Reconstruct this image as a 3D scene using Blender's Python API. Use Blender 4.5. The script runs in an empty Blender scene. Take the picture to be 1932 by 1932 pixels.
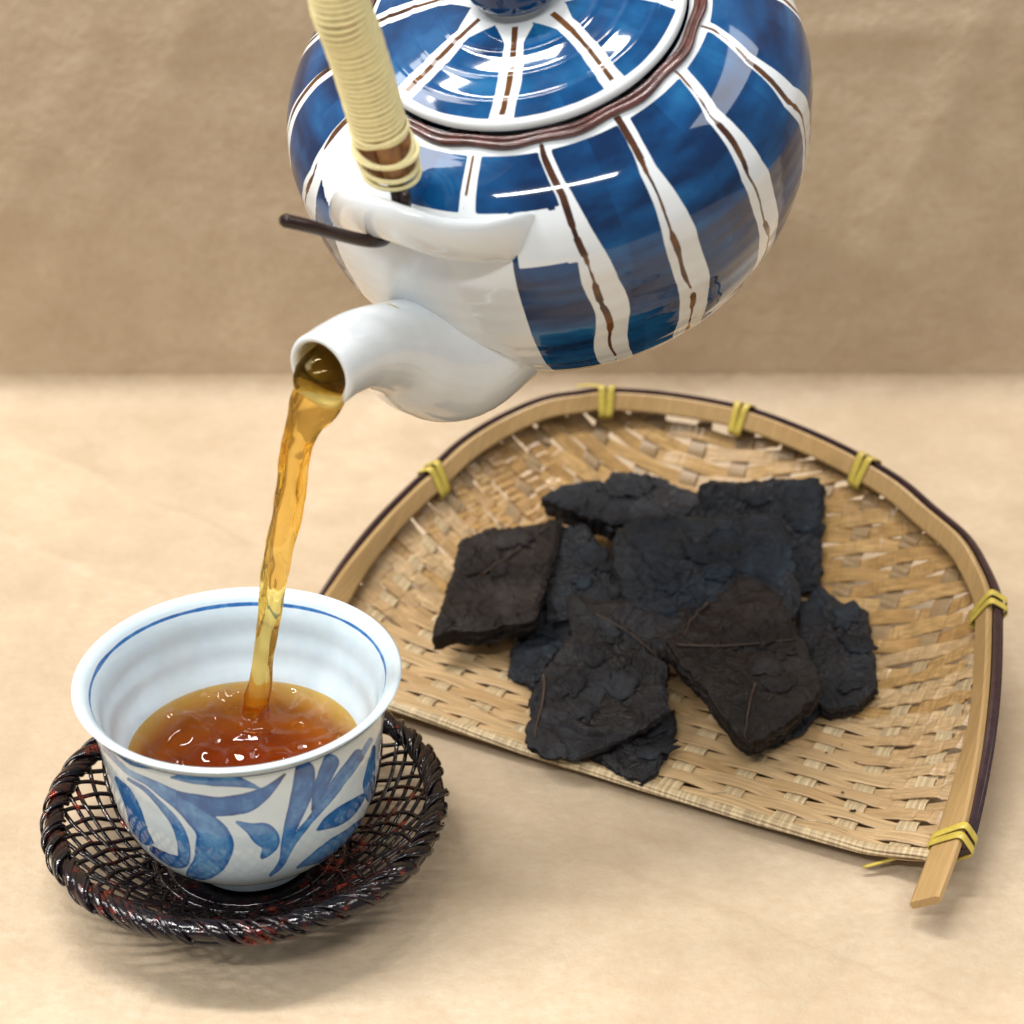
import bpy, math, random
import numpy as np
from mathutils import Vector
random.seed(7)
rng = np.random.default_rng(11)
SC = bpy.context.scene
COL = SC.collection
CM = 0.01                                   # everything below is laid out in centimetres

# ---------------------------------------------------------------- camera
PITCH = math.radians(29.7)
HALF = math.tan(math.radians(15.0))
CAM = np.array([0.0, 0.0, 36.5])
FW = np.array([0, math.cos(PITCH), -math.sin(PITCH)])
RT = np.array([1.0, 0, 0])
UP = np.cross(RT, FW)
cd = bpy.data.cameras.new('camera')
cam = bpy.data.objects.new('camera', cd)
COL.objects.link(cam)
cam.location = CAM * CM
cam.rotation_euler = (math.radians(90) - PITCH, 0, 0)
cd.sensor_width = 36
cd.lens = 18 / HALF
cd.clip_start, cd.clip_end = 0.02, 50
cd.dof.use_dof = True
cd.dof.focus_distance = 0.54
cd.dof.aperture_fstop = 11.5
SC.camera = cam

# ---------------------------------------------------------------- light
W = bpy.data.worlds.new('World'); SC.world = W; W.use_nodes = True
bg = W.node_tree.nodes['Background']
bg.inputs[0].default_value = (0.92, 0.95, 1.0, 1); bg.inputs[1].default_value = 0.28

def strip(name, x, y, z, lx, ly, watt, col=(1, 0.975, 0.945)):
    l = bpy.data.lights.new(name, 'AREA'); l.shape = 'RECTANGLE'; l.size = lx; l.size_y = ly
    l.energy = watt; l.color = col
    o = bpy.data.objects.new(name, l); COL.objects.link(o); o.location = (x, y, z)
    return o
# ceiling tubes of the room, in rows
strip('ceiling_tube', -0.50, 0.66, 1.75, 1.25, 0.10, 36)
strip('ceiling_tube', -0.40, -0.75, 1.65, 1.25, 0.09, 25)
strip('ceiling_panel', -1.50, 0.55, 1.75, 0.8, 1.4, 33)
strip('ceiling_panel', 1.10, 0.45, 1.75, 0.6, 1.2, 11)

SC.view_settings.view_transform = 'Standard'
SC.view_settings.look = 'None'
SC.view_settings.exposure = 0.0
SC.view_settings.gamma = 1.0
SC.view_settings.use_curve_mapping = False
SC.render.engine = 'CYCLES'
SC.cycles.max_bounces = 14
SC.cycles.transmission_bounces = 10
SC.cycles.transparent_max_bounces = 12
SC.cycles.sample_clamp_indirect = 6
SC.cycles.use_denoising = True

# ---------------------------------------------------------------- geometry helpers
def ray(px, py):                             # photo pixel (1932 grid) -> view direction
    return FW + (px - 966) / 966 * HALF * RT + (966 - py) / 966 * HALF * UP
def at_z(px, py, z):
    d = ray(px, py); return CAM + d * ((z - CAM[2]) / d[2])
def at_y(px, py, y):
    d = ray(px, py); return CAM + d * (y / d[1])
def project(p):
    q = np.asarray(p, float) - CAM
    k = q @ FW
    return np.stack([966 + q @ RT / k / HALF * 966, 966 - q @ UP / k / HALF * 966], -1)

def vhash(i, j, k, seed):
    h = (i.astype(np.int64) * 374761393 + j.astype(np.int64) * 668265263 + k.astype(np.int64) * 2147483647 + seed * 974711) & 0xffffffff
    h = ((h ^ (h >> 13)) * 1274126177) & 0xffffffff
    h = ((h ^ (h >> 16)) * 2246822519) & 0xffffffff
    return ((h ^ (h >> 15)) & 0xffffff) / float(0xffffff)
def vnoise(p, seed=0):
    p = np.asarray(p, float); f = np.floor(p); t = p - f; t = t * t * t * (t * (t * 6 - 15) + 10)
    i, j, k = f[..., 0], f[..., 1], f[..., 2]
    r = 0
    for a in (0, 1):
        wa = t[..., 0] if a else 1 - t[..., 0]
        for b in (0, 1):
            wb = t[..., 1] if b else 1 - t[..., 1]
            for c in (0, 1):
                wc = t[..., 2] if c else 1 - t[..., 2]
                r = r + wa * wb * wc * vhash(i + a, j + b, k + c, seed)
    return r
def fbm(p, octv=4, seed=0):
    p = np.asarray(p, float); s = 0; a = 0.5; n = 0
    for o in range(octv):
        s = s + a * vnoise(p * 2 ** o + 17.3 * o, seed + o); n += a; a *= 0.5
    return s / n
def ridged(p, octv=3, seed=0):
    p = np.asarray(p, float); s = 0; a = 0.5; n = 0
    for o in range(octv):
        s = s + a * (1 - np.abs(2 * vnoise(p * 2 ** o + 9.1 * o, seed + o) - 1)); n += a; a *= 0.5
    return s / n
def cells(p, seed):
    """2-D cells: offset to the nearest seed point and three random numbers of that cell"""
    f = np.floor(p[..., :2]); best = np.full(p.shape[:-1], 9e9); off = np.zeros(p.shape[:-1] + (2,)); rn = np.zeros(p.shape[:-1] + (3,))
    z = np.zeros(p.shape[:-1])
    for di in (-1, 0, 1):
        for dj in (-1, 0, 1):
            i, j = f[..., 0] + di, f[..., 1] + dj
            cx, cy = i + vhash(i, j, z, seed), j + vhash(i, j, z, seed + 1)
            d = np.stack([p[..., 0] - cx, p[..., 1] - cy], -1); dd = (d ** 2).sum(-1); m = dd < best
            best = np.where(m, dd, best); off = np.where(m[..., None], d, off)
            rn = np.where(m[..., None], np.stack([vhash(i, j, z, seed + q) for q in (2, 3, 4)], -1), rn)
    return off, rn
def smooth(a, b, x):
    t = np.clip((x - a) / (b - a), 0, 1); return t * t * (3 - 2 * t)

def catmull(pts, n, closed=False):
    pts = np.asarray(pts, float); m = len(pts)
    out = []
    T = np.linspace(0, m if closed else m - 1, n, endpoint=not closed)
    for t in T:
        i = int(min(math.floor(t), (m - 1) if closed else m - 2)); f = t - i
        g = (lambda k: pts[k % m]) if closed else (lambda k: pts[k] if 0 <= k < m else (2 * pts[0] - pts[1] if k < 0 else 2 * pts[-1] - pts[-2]))
        a, b, c, d = g(i - 1), g(i), g(i + 1), g(i + 2)
        out.append(0.5 * (2 * b + (c - a) * f + (2 * a - 5 * b + 4 * c - d) * f * f + (3 * b - a - 3 * c + d) * f ** 3))
    return np.array(out)

def link(name, verts, faces, mat, parent=None, smooth_=True, attrs=None, label=None, mats=None):
    org = np.array(parent['org']) if parent is not None and 'org' in parent else np.zeros(3)
    me = bpy.data.meshes.new(name)
    v = (np.asarray(verts, float) - org) * CM
    if isinstance(faces, np.ndarray) and faces.ndim == 2:
        nf, k = faces.shape
        me.vertices.add(len(v)); me.vertices.foreach_set('co', v.astype(np.float32).ravel())
        me.loops.add(nf * k); me.loops.foreach_set('vertex_index', faces.astype(np.int32).ravel())
        me.polygons.add(nf); me.polygons.foreach_set('loop_start', np.arange(0, nf * k, k, dtype=np.int32))
        me.update(calc_edges=True); me.validate()
    else:
        me.from_pydata(v.tolist(), [], faces)
    me.polygons.foreach_set('use_smooth', [smooth_] * len(me.polygons))
    me.materials.append(mat)
    if attrs:
        for k_, a in attrs.items():
            at = me.attributes.new(k_, 'FLOAT', 'POINT'); at.data.foreach_set('value', np.asarray(a, np.float32).ravel())
    me.update()
    o = bpy.data.objects.new(name, me); COL.objects.link(o)
    if parent is not None:
        o.parent = parent
    if label: o['label'] = label
    return o

def grid_faces(nu, nv, cu=False, cv=False, off=0):
    i = np.arange(nu if cu else nu - 1); j = np.arange(nv if cv else nv - 1)
    I, J = np.meshgrid(i, j, indexing='ij'); I2 = (I + 1) % nu; J2 = (J + 1) % nv
    return (np.stack([I * nv + J, I2 * nv + J, I2 * nv + J2, I * nv + J2], -1).reshape(-1, 4) + off)

def sweep_data(path, rad, seg=10, closed=False, up=None, cap=True, ax=None):
    """tube along path; rad: scalar, (n,) or (n,2); ax: optional explicit (n,3) first axis"""
    path = np.asarray(path, float); n = len(path)
    rad = np.asarray(rad, float)
    if rad.ndim == 0: rad = np.full((n, 2), float(rad))
    elif rad.ndim == 1: rad = np.stack([rad, rad], -1)
    if closed: t = np.roll(path, -1, 0) - np.roll(path, 1, 0)
    else: t = np.gradient(path, axis=0)
    t /= np.linalg.norm(t, axis=1)[:, None] + 1e-12
    A = np.zeros_like(path)
    if ax is not None:
        A = np.asarray(ax, float); A = A - (A * t).sum(1)[:, None] * t
        A /= np.linalg.norm(A, axis=1)[:, None]
    else:
        a = np.cross(t[0], [0, 0, 1.0] if up is None else up)
        if np.linalg.norm(a) < 1e-3: a = np.cross(t[0], [1.0, 0, 0])
        a /= np.linalg.norm(a)
        for i in range(n):
            a = a - (a @ t[i]) * t[i]; a /= np.linalg.norm(a); A[i] = a
    B = np.cross(t, A)
    th = np.linspace(0, 2 * math.pi, seg, endpoint=False)
    V = path[:, None] + rad[:, :1, None] * np.cos(th)[None, :, None] * A[:, None] + rad[:, 1:, None] * np.sin(th)[None, :, None] * B[:, None]
    F = grid_faces(n, seg, cu=closed, cv=True)[:, ::-1].copy()
    V = V.reshape(-1, 3)
    if cap and not closed:
        V = np.concatenate([V, path[:1], path[-1:]])
        j = np.arange(seg); j2 = (j + 1) % seg; c0 = n * seg
        f0 = np.stack([j, j2, np.full(seg, c0), np.full(seg, c0)], -1)
        f1 = np.stack([(n - 1) * seg + j2, (n - 1) * seg + j, np.full(seg, c0 + 1), np.full(seg, c0 + 1)], -1)
        Fl = F.tolist() + [x[:3].tolist() for x in f0] + [x[:3].tolist() for x in f1]
        return V, Fl
    return V, F
def sweep(name, path, rad, mat, parent=None, **k):
    lab = k.pop('label', None)
    v, f = sweep_data(path, rad, **k)
    return link(name, v, f, mat, parent, label=lab)

def thing(name, label, cat, org, group=None):
    o = bpy.data.objects.new(name, None); COL.objects.link(o)
    o.empty_display_size = 0.01
    o.location = np.asarray(org, float) * CM
    o['org'] = [float(q) for q in org]
    o['label'] = label; o['category'] = cat
    if group: o['group'] = group
    return o
def tag(o, label, cat, group=None):
    o['label'] = label; o['category'] = cat
    if group: o['group'] = group
    return o

# ---------------------------------------------------------------- material helpers
class NT:
    def __init__(s, name):
        s.m = bpy.data.materials.new(name); s.m.use_nodes = True
        s.t = s.m.node_tree; s.b = s.t.nodes['Principled BSDF']; s.out = s.t.nodes['Material Output']
        s.co = None
    def n(s, typ, **kw):
        x = s.t.nodes.new('ShaderNode' + typ)
        for k, v in kw.items(): setattr(x, k, v)
        return x
    def l(s, a, b): s.t.links.new(a, b)
    def coord(s, scale=(100, 100, 100)):
        if s.co is None: s.co = s.n('TexCoord').outputs['Object']
        mp = s.n('Mapping'); mp.inputs['Scale'].default_value = scale; s.l(s.co, mp.inputs['Vector']); return mp.outputs[0]
    def noise(s, sc, detail=4, rough=0.55, scale=(100, 100, 100), dist=0.0):
        x = s.n('TexNoise'); x.inputs['Scale'].default_value = sc; x.inputs['Detail'].default_value = detail
        x.inputs['Roughness'].default_value = rough; x.inputs['Distortion'].default_value = dist
        s.l(s.coord(scale), x.inputs['Vector']); return x.outputs['Fac']
    def ramp(s, fac, stops, interp='LINEAR'):
        r = s.n('ValToRGB'); r.color_ramp.interpolation = interp; e = r.color_ramp.elements
        while len(e) < len(stops): e.new(0.5)
        for q, (p, c) in zip(e, stops):
            q.position = p; q.color = (*c, 1) if len(c) == 3 else c
        s.l(fac, r.inputs[0]); return r.outputs[0]
    def mix(s, fac, a, b, mode='MIX'):
        x = s.n('Mix'); x.data_type = 'RGBA'; x.blend_type = mode
        for sock, v in ((x.inputs[0], fac), (x.inputs[6], a), (x.inputs[7], b)):
            if hasattr(v, 'links'): s.l(v, sock)
            elif isinstance(v, (int, float)): sock.default_value = v
            else: sock.default_value = (*v, 1)
        return x.outputs[2]
    def math(s, op, a, b=0.0, clamp=False):
        x = s.n('Math', operation=op); x.use_clamp = clamp
        for i, v in enumerate((a, b)):
            if hasattr(v, 'links'): s.l(v, x.inputs[i])
            else: x.inputs[i].default_value = v
        return x.outputs[0]
    def attr(s, name):
        return s.n('Attribute', attribute_name=name).outputs['Fac']
    def objrand(s):
        return s.n('ObjectInfo').outputs['Random']
    def bump(s, h, strength=0.3, dist=0.0005, normal=None):
        x = s.n('Bump'); x.inputs['Strength'].default_value = strength; x.inputs['Distance'].default_value = dist
        s.l(h, x.inputs['Height'])
        if normal is not None: s.l(normal, x.inputs['Normal'])
        return x.outputs[0]
    def set(s, **kw):
        for k, v in kw.items():
            sock = s.b.inputs[k.replace('_', ' ')]
            if hasattr(v, 'links'): s.l(v, sock)
            elif isinstance(v, tuple) and len(v) == 3 and sock.type == 'RGBA': sock.default_value = (*v, 1)
            else: sock.default_value = v
        return s.m

# kraft paper
def kraft():
    a = NT('kraft_paper')
    big = a.noise(0.10, 3, 0.5)
    fib = a.noise(2.6, 6, 0.72, scale=(90, 140, 100))
    fine = a.noise(14, 3, 0.7)
    mid = a.noise(0.42, 4, 0.65)
    c = a.ramp(a.math('ADD', a.math('MULTIPLY', big, 0.55), a.math('MULTIPLY', mid, 0.45)), [(0.36, (0.445, 0.350, 0.240)), (0.66, (0.605, 0.500, 0.362))])
    c = a.mix(a.ramp(fib, [(0.3, (0, 0, 0)), (0.7, (0.6, 0.6, 0.6))]), c, (0.44, 0.32, 0.20))
    c = a.mix(a.ramp(fine, [(0.60, (0, 0, 0)), (0.78, (0.30, 0.30, 0.30))]), c, (0.36, 0.25, 0.15))
    h = a.math('ADD', a.noise(0.55, 5, 0.6), a.math('MULTIPLY', fib, 0.22))
    a.set(Base_Color=c, Roughness=0.62, Normal=a.bump(h, 0.5, 0.003))
    a.b.inputs['Specular IOR Level'].default_value = 0.3
    return a.m
M_KRAFT = kraft()

def porcelain_pot():
    a = NT('painted_glaze')
    blue, brown, tone = a.attr('blue'), a.attr('brown'), a.attr('tone')
    n1 = a.noise(0.55, 4, 0.6); n2 = a.noise(3.0, 3, 0.6)
    white = a.ramp(n1, [(0.3, (0.67, 0.72, 0.75)), (0.7, (0.75, 0.785, 0.80))])
    tt = a.math('ADD', tone, a.math('MULTIPLY', a.math('SUBTRACT', n1, 0.5), 0.9), clamp=True)
    bl = a.ramp(tt, [(0.15, (0.002, 0.020, 0.075)), (0.5, (0.004, 0.060, 0.185)), (0.85, (0.014, 0.125, 0.30))])
    edge = a.math('ADD', blue, a.math('MULTIPLY', a.math('SUBTRACT', n2, 0.5), 0.25))
    ef = a.ramp(edge, [(0.40, (0, 0, 0)), (0.60, (1, 1, 1))])
    c = a.mix(ef, white, bl)
    bf = a.ramp(a.math('ADD', brown, a.math('MULTIPLY', a.math('SUBTRACT', n2, 0.5), 0.35)), [(0.38, (0, 0, 0)), (0.62, (1, 1, 1))])
    brc = a.ramp(tt, [(0.2, (0.040, 0.014, 0.009)), (0.8, (0.16, 0.065, 0.018))])
    c = a.mix(bf, c, brc)
    a.set(Base_Color=c, Roughness=0.06, Normal=a.bump(a.noise(0.7, 1, 0.5, scale=(100, 100, 100)), 0.04, 0.0006))
    a.b.inputs['Coat Weight'].default_value = 0.15; a.b.inputs['Coat Roughness'].default_value = 0.03
    return a.m
M_POT = porcelain_pot()

def simple(name, col, rough, var=0.12, scale=1.5, bump=0.1, bd=0.0006, sp=0.5, coat=0.0):
    a = NT(name)
    n1 = a.noise(scale, 4, 0.6)
    lo = tuple(c * (1 - var) for c in col); hi = tuple(min(1, c * (1 + var)) for c in col)
    c = a.ramp(n1, [(0.3, lo), (0.7, hi)])
    a.set(Base_Color=c, Roughness=rough, Normal=a.bump(n1, bump, bd))
    a.b.inputs['Specular IOR Level'].default_value = sp
    a.b.inputs['Coat Weight'].default_value = coat
    return a.m
M_WHITE = simple('white_glaze', (0.70, 0.745, 0.77), 0.09, 0.05, 0.6, 0.08, 0.0015, coat=0.5)
M_BROWNGLAZE = simple('brown_glaze', (0.085, 0.030, 0.026), 0.16, 0.5, 1.6, 0.35, 0.0006, coat=0.5)
M_WIRE = simple('dark_vine', (0.020, 0.008, 0.006), 0.30, 0.3, 4, 0.2, 0.0003)
M_BISQUE = simple('bare_clay', (0.55, 0.48, 0.38), 0.6, 0.1, 3, 0.2, 0.0004)

def cup_mat():
    a = NT('cup_glaze')
    blue, tone = a.attr('blue'), a.attr('tone')
    n1 = a.noise(1.1, 4, 0.6); n2 = a.noise(2.2, 5, 0.65, scale=(100, 100, 70))
    white = a.ramp(n1, [(0.3, (0.56, 0.685, 0.77)), (0.7, (0.65, 0.755, 0.82))])
    t = a.math('ADD', tone, a.math('MULTIPLY', a.math('SUBTRACT', n2, 0.5), 0.9), clamp=True)
    bl = a.ramp(t, [(0.05, (0.17, 0.40, 0.68)), (0.40, (0.030, 0.150, 0.42)), (0.75, (0.008, 0.052, 0.22)), (1.0, (0.010, 0.016, 0.05))])
    e = a.math('ADD', blue, a.math('MULTIPLY', a.math('SUBTRACT', n2, 0.5), 0.22))
    c = a.mix(a.ramp(e, [(0.36, (0, 0, 0)), (0.64, (1, 1, 1))]), white, bl)
    a.set(Base_Color=c, Roughness=0.10, Normal=a.bump(n1, 0.08, 0.0012))
    a.b.inputs['Coat Weight'].default_value = 0.4
    return a.m
M_CUP = cup_mat()

def lacquer():
    a = NT('lacquered_bamboo')
    n = a.noise(2.6, 4, 0.65); n2 = a.noise(0.5, 2, 0.5)
    f = a.math('ADD', a.math('MULTIPLY', n, 0.75), a.math('MULTIPLY', n2, 0.35))
    c = a.ramp(f, [(0.57, (0.006, 0.0035, 0.005)), (0.65, (0.03, 0.005, 0.004)), (0.73, (0.25, 0.024, 0.008)), (0.85, (0.32, 0.07, 0.012))])
    a.set(Base_Color=c, Roughness=0.07, Normal=a.bump(a.noise(3.5, 2, 0.5), 0.45, 0.001))
    a.b.inputs['Coat Weight'].default_value = 0.15
    return a.m
M_LACQ = lacquer()

def bamboo(name, lo, hi, along='u', rough=0.42, stripe=0.25, tan=None):
    """split bamboo, fibres along the basket's u or v direction"""
    a = NT(name)
    mp = a.n('Mapping'); mp.vector_type = 'POINT'
    tc = a.n('TexCoord').outputs['Object']; a.l(tc, mp.inputs['Vector'])
    mp.inputs['Rotation'].default_value = (0, 0, math.radians(26.6))
    sc = (6, 320, 120) if along == 'u' else (320, 6, 40)
    m2 = a.n('Mapping'); m2.inputs['Scale'].default_value = sc; a.l(mp.outputs[0], m2.inputs['Vector'])
    x = a.n('TexNoise'); x.inputs['Scale'].default_value = 3.2; x.inputs['Detail'].default_value = 4; x.inputs['Roughness'].default_value = 0.7
    a.l(m2.outputs[0], x.inputs['Vector'])
    rnd = a.objrand()
    blot = a.noise(0.45, 3, 0.6)
    f = a.math('ADD', a.math('MULTIPLY', rnd, 0.38), a.math('MULTIPLY', blot, 0.62))
    c = a.ramp(f, [(0.2, lo), (0.75, hi)])
    if tan: c = a.mix(a.attr('tan'), c, tan)  # brown mixed in by attribute, painted shade for the rear of the warps
    dark = tuple(q * 0.52 for q in lo)
    c = a.mix(a.ramp(x.outputs['Fac'], [(0.42, (stripe * 2.2,) * 3), (0.62, (0, 0, 0))]), c, dark)
    a.set(Base_Color=c, Roughness=rough, Normal=a.bump(x.outputs['Fac'], 0.35, 0.0004))
    return a.m
M_WEFT = bamboo('weft_bamboo', (0.50, 0.315, 0.145), (0.66, 0.47, 0.255), 'u', 0.36)
M_WEFTB = bamboo('skin_side_bamboo', (0.43, 0.245, 0.085), (0.60, 0.39, 0.165), 'u', 0.25)
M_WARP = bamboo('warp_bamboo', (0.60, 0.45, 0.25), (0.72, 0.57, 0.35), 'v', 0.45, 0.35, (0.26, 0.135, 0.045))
M_WARPB = bamboo('dark_warp_bamboo', (0.22, 0.105, 0.035), (0.36, 0.19, 0.07), 'v', 0.32)
M_RIMB = bamboo('rim_bamboo', (0.38, 0.23, 0.085), (0.52, 0.34, 0.15), 'v', 0.33, 0.12)
M_RIMD = simple('purple_brown_bamboo', (0.040, 0.018, 0.022), 0.22, 0.35, 2.0, 0.2, 0.0003, coat=0.3)
M_TIE = simple('yellow_binding', (0.52, 0.40, 0.07), 0.33, 0.18, 2.5, 0.2, 0.0003)
M_CORD = simple('yellow_cord', (0.88, 0.79, 0.42), 0.45, 0.07, 6, 0.25, 0.0002)
M_ROD = simple('rattan', (0.33, 0.15, 0.05), 0.45, 0.3, 3, 0.3, 0.0004)

def cake():
    a = NT('pressed_tea_leaf')
    rnd = a.objrand()
    n = a.noise(0.5, 5, 0.62); w = a.noise(3.2, 6, 0.72, dist=1.2)
    cool = a.ramp(n, [(0.36, (0.004, 0.0037, 0.004)), (0.52, (0.007, 0.009, 0.014)), (0.70, (0.018, 0.034, 0.050))])
    warm = a.ramp(n, [(0.36, (0.011, 0.0075, 0.006)), (0.52, (0.025, 0.0175, 0.014)), (0.70, (0.056, 0.041, 0.033))])
    wf = a.n('Attribute', attribute_type='OBJECT', attribute_name='warmth').outputs['Fac']
    lfv = a.attr('leaf')
    c = a.mix(a.math('ADD', a.math('MULTIPLY', wf, 0.75), a.math('MULTIPLY', lfv, 0.45), clamp=True), cool, warm)
    c = a.mix(a.ramp(lfv, [(0.2, (0.15, 0.15, 0.15)), (0.9, (0.65, 0.65, 0.65))]), c, (0.007, 0.006, 0.006))
    fibre = a.noise(7, 4, 0.7, scale=(40, 160, 100), dist=0.8)
    c = a.mix(a.ramp(fibre, [(0.68, (0, 0, 0)), (0.76, (0.5, 0.5, 0.5))]), c, (0.10, 0.066, 0.036))
    v = a.n('TexVoronoi'); v.feature = 'DISTANCE_TO_EDGE'; v.inputs['Scale'].default_value = 2.1
    wv = a.n('Mix'); wv.data_type = 'VECTOR'; wv.inputs[0].default_value = 0.22
    nn = a.n('TexNoise'); nn.inputs['Scale'].default_value = 2.5; a.l(a.coord(), nn.inputs['Vector'])
    a.l(a.coord(), wv.inputs[4]); a.l(nn.outputs['Color'], wv.inputs[5]); a.l(wv.outputs[1], v.inputs['Vector'])
    vein = a.ramp(v.outputs['Distance'], [(0.0, (0, 0, 0)), (0.07, (1, 1, 1))])
    h = a.math('ADD', a.math('MULTIPLY', w, 1.0), a.math('MULTIPLY', vein, 0.18))
    b1 = a.bump(h, 0.7, 0.0012)
    a.set(Base_Color=c, Roughness=a.ramp(a.math('ADD', a.math('MULTIPLY', n, 0.5), a.math('MULTIPLY', lfv, 0.5)), [(0.3, (0.62,) * 3), (0.7, (0.33,) * 3)]), Normal=a.bump(a.noise(16, 3, 0.7), 0.25, 0.0004, b1))
    a.l(a.math('SUBTRACT', 0.46, a.math('MULTIPLY', wf, 0.2)), a.b.inputs['Specular IOR Level'])
    a.l(a.mix(wf, (0.72, 0.84, 1.0), (1.0, 0.93, 0.86)), a.b.inputs['Specular Tint'])
    return a.m
M_CAKE = cake()
M_VEIN = simple('dry_leaf_vein', (0.040, 0.022, 0.013), 0.6, 0.3, 5, 0.3, 0.0003)

def tea_mat(name, tint, dens, vol, refract):
    a = NT(name)
    a.t.nodes.remove(a.b)
    if refract:
        g = a.n('BsdfGlass'); g.inputs['IOR'].default_value = 1.33; g.inputs['Roughness'].default_value = 0.0
        g.inputs['Color'].default_value = (*tint, 1)
        tr = a.n('BsdfTransparent'); tr.inputs[0].default_value = (*tint, 1)
        mx = a.n('MixShader'); mx.inputs[0].default_value = 0.15; a.l(g.outputs[0], mx.inputs[1]); a.l(tr.outputs[0], mx.inputs[2])
        a.l(mx.outputs[0], a.out.inputs['Surface'])
    else:
        t = a.n('BsdfTransparent'); t.inputs[0].default_value = (*tint, 1)
        g = a.n('BsdfGlossy'); g.inputs['Roughness'].default_value = 0.012
        fr = a.n('Fresnel'); fr.inputs[0].default_value = 1.33
        geo = a.n('NewGeometry')
        f2 = a.math('MULTIPLY', fr.outputs[0], a.math('SUBTRACT', 1.0, geo.outputs['Backfacing']))
        mx = a.n('MixShader'); a.l(f2, mx.inputs[0]); a.l(t.outputs[0], mx.inputs[1]); a.l(g.outputs[0], mx.inputs[2])
        a.l(mx.outputs[0], a.out.inputs['Surface'])
    if refract: return a.m
    va = a.n('VolumeAbsorption'); va.inputs['Color'].default_value = (*vol, 1); va.inputs['Density'].default_value = dens
    vs = a.n('VolumeScatter'); vs.inputs['Color'].default_value = (0.9, 0.42, 0.10, 1); vs.inputs['Density'].default_value = dens * 0.05
    ad = a.n('AddShader'); a.l(va.outputs[0], ad.inputs[0]); a.l(vs.outputs[0], ad.inputs[1])
    a.l((ad if not refract else va).outputs[0], a.out.inputs['Volume'])
    return a.m
M_TEA = tea_mat('brewed_tea', (0.96, 0.76, 0.40), 85, (0.80, 0.46, 0.03), False)
M_STREAM = tea_mat('flowing_tea', (0.975, 0.82, 0.44), 0, (1, 1, 1), True)

# ================================================================ SETTING: kraft paper on table and wall
WALL_Y = 73.7
def paper_table():
    xs = np.concatenate([np.linspace(-75, -24, 60), np.linspace(-23.85, 23.85, 340), np.linspace(24, 75, 60)])
    ys = np.concatenate([np.linspace(-14, 26, 40), np.linspace(26.15, 72.0, 330), np.linspace(72.1, WALL_Y - .02, 40)])
    X, Y = np.meshgrid(xs, ys, indexing='ij')
    P = np.stack([X, Y, np.zeros_like(X)], -1)
    z = -0.30 * ridged(P * [0.045, 0.06, 0] + [3, 1, 0], 2, 5) ** 4 + 0.16 * fbm(P * [0.10, 0.16, 0], 3, 8)
    for (ax_, ay_, bx_, by_, amp) in [(100, 1500, 130, 1932, .10), (0, 1650, 110, 1640, .08), (0, 1335, 190, 1350, .07), (80, 1690, 420, 1800, -.08), (480, 1690, 900, 1810, .07), (1200, 1640, 1900, 1900, -.07),
                                      (1300, 1560, 1720, 1700, .06), (1840, 1180, 1932, 1290, .08), (900, 1500, 1300, 1620, .06), (600, 1850, 1500, 1880, .06), (1500, 1790, 1932, 1700, .07), (0, 820, 420, 990, .12),
                                      (200, 900, 480, 1010, -.10), (0, 1000, 300, 1120, .08), (1600, 790, 1932, 830, .10), (150, 1120, 60, 1300, .07), (1500, 1932, 1640, 1760, -.06), (250, 1932, 330, 1830, .06)]:
        A_, B_ = at_z(ax_, ay_, 0)[:2], at_z(bx_, by_, 0)[:2]; L_ = np.linalg.norm(B_ - A_); e_ = (B_ - A_) / L_
        t = (X - A_[0]) * e_[0] + (Y - A_[1]) * e_[1]; d = -(X - A_[0]) * e_[1] + (Y - A_[1]) * e_[0]
        d = d + 0.6 * (fbm(P * 0.35, 3, 31) - .5)
        fade = smooth(-1.5, 1.0, t) * smooth(L_ + 1.5, L_ - 1.0, t)
        z = z + fade * amp * (.75 * np.exp(-np.abs(d) / .16) + .8 * np.exp(-np.abs(d) / 1.1) + .35 * np.tanh(d / .25) * np.exp(-np.abs(d) / 1.6))
    # the sheet is pressed flat under the things and lies below z = 0
    z = z - 0.16
    k = np.clip(Y - (WALL_Y - 1.5), 0, 1.5)             # the paper turns up into the wall in a loose curve
    P[..., 2] = np.minimum(z, -0.02) * smooth(0, 5, WALL_Y - Y) + 1.5 - np.sqrt(np.maximum(1.5 ** 2 - k ** 2, 0))
    o = link('tabletop', P.reshape(-1, 3), grid_faces(460, 410), M_KRAFT); o['kind'] = 'structure'
def paper_wall():
    xs = np.linspace(-75, 75, 241); zs = np.linspace(1.15, 85, 181)
    X, Z = np.meshgrid(xs, zs, indexing='ij')
    P = np.stack([X, np.zeros_like(X), Z], -1)
    y = 0.6 * fbm(P * [0.07, 0, 0.05] + [9, 0, 4], 3, 14) + 0.18 * ridged(P * [0.05, 0, 0.045], 2, 15) ** 3
    for (x0, z0, ang, amp, wd) in [(17, 13, 72, -.28, .5), (13, 16, 3, -.2, .4), (-14, 14, 60, -.35, 1.3), (-20, 10, 55, -.3, 1.2), (-9, 3, 2, .3, .9), (12, 8, -30, -.2, .5), (20, 14, 85, -.2, .5)]:
        c, s = math.cos(math.radians(ang)), math.sin(math.radians(ang))
        d = -(X - x0) * s + (Z - z0) * c; t = (X - x0) * c + (Z - z0) * s
        y = y + .6 * amp * np.exp(-np.abs(d) / wd) * np.exp(-(t / 8) ** 2)
    P[..., 1] = WALL_Y + (y - 0.5) * smooth(2, 9, Z) + 0.002
    o = link('wall', P.reshape(-1, 3), grid_faces(241, 181), M_KRAFT); o['kind'] = 'structure'
paper_table(); paper_wall()

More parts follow.
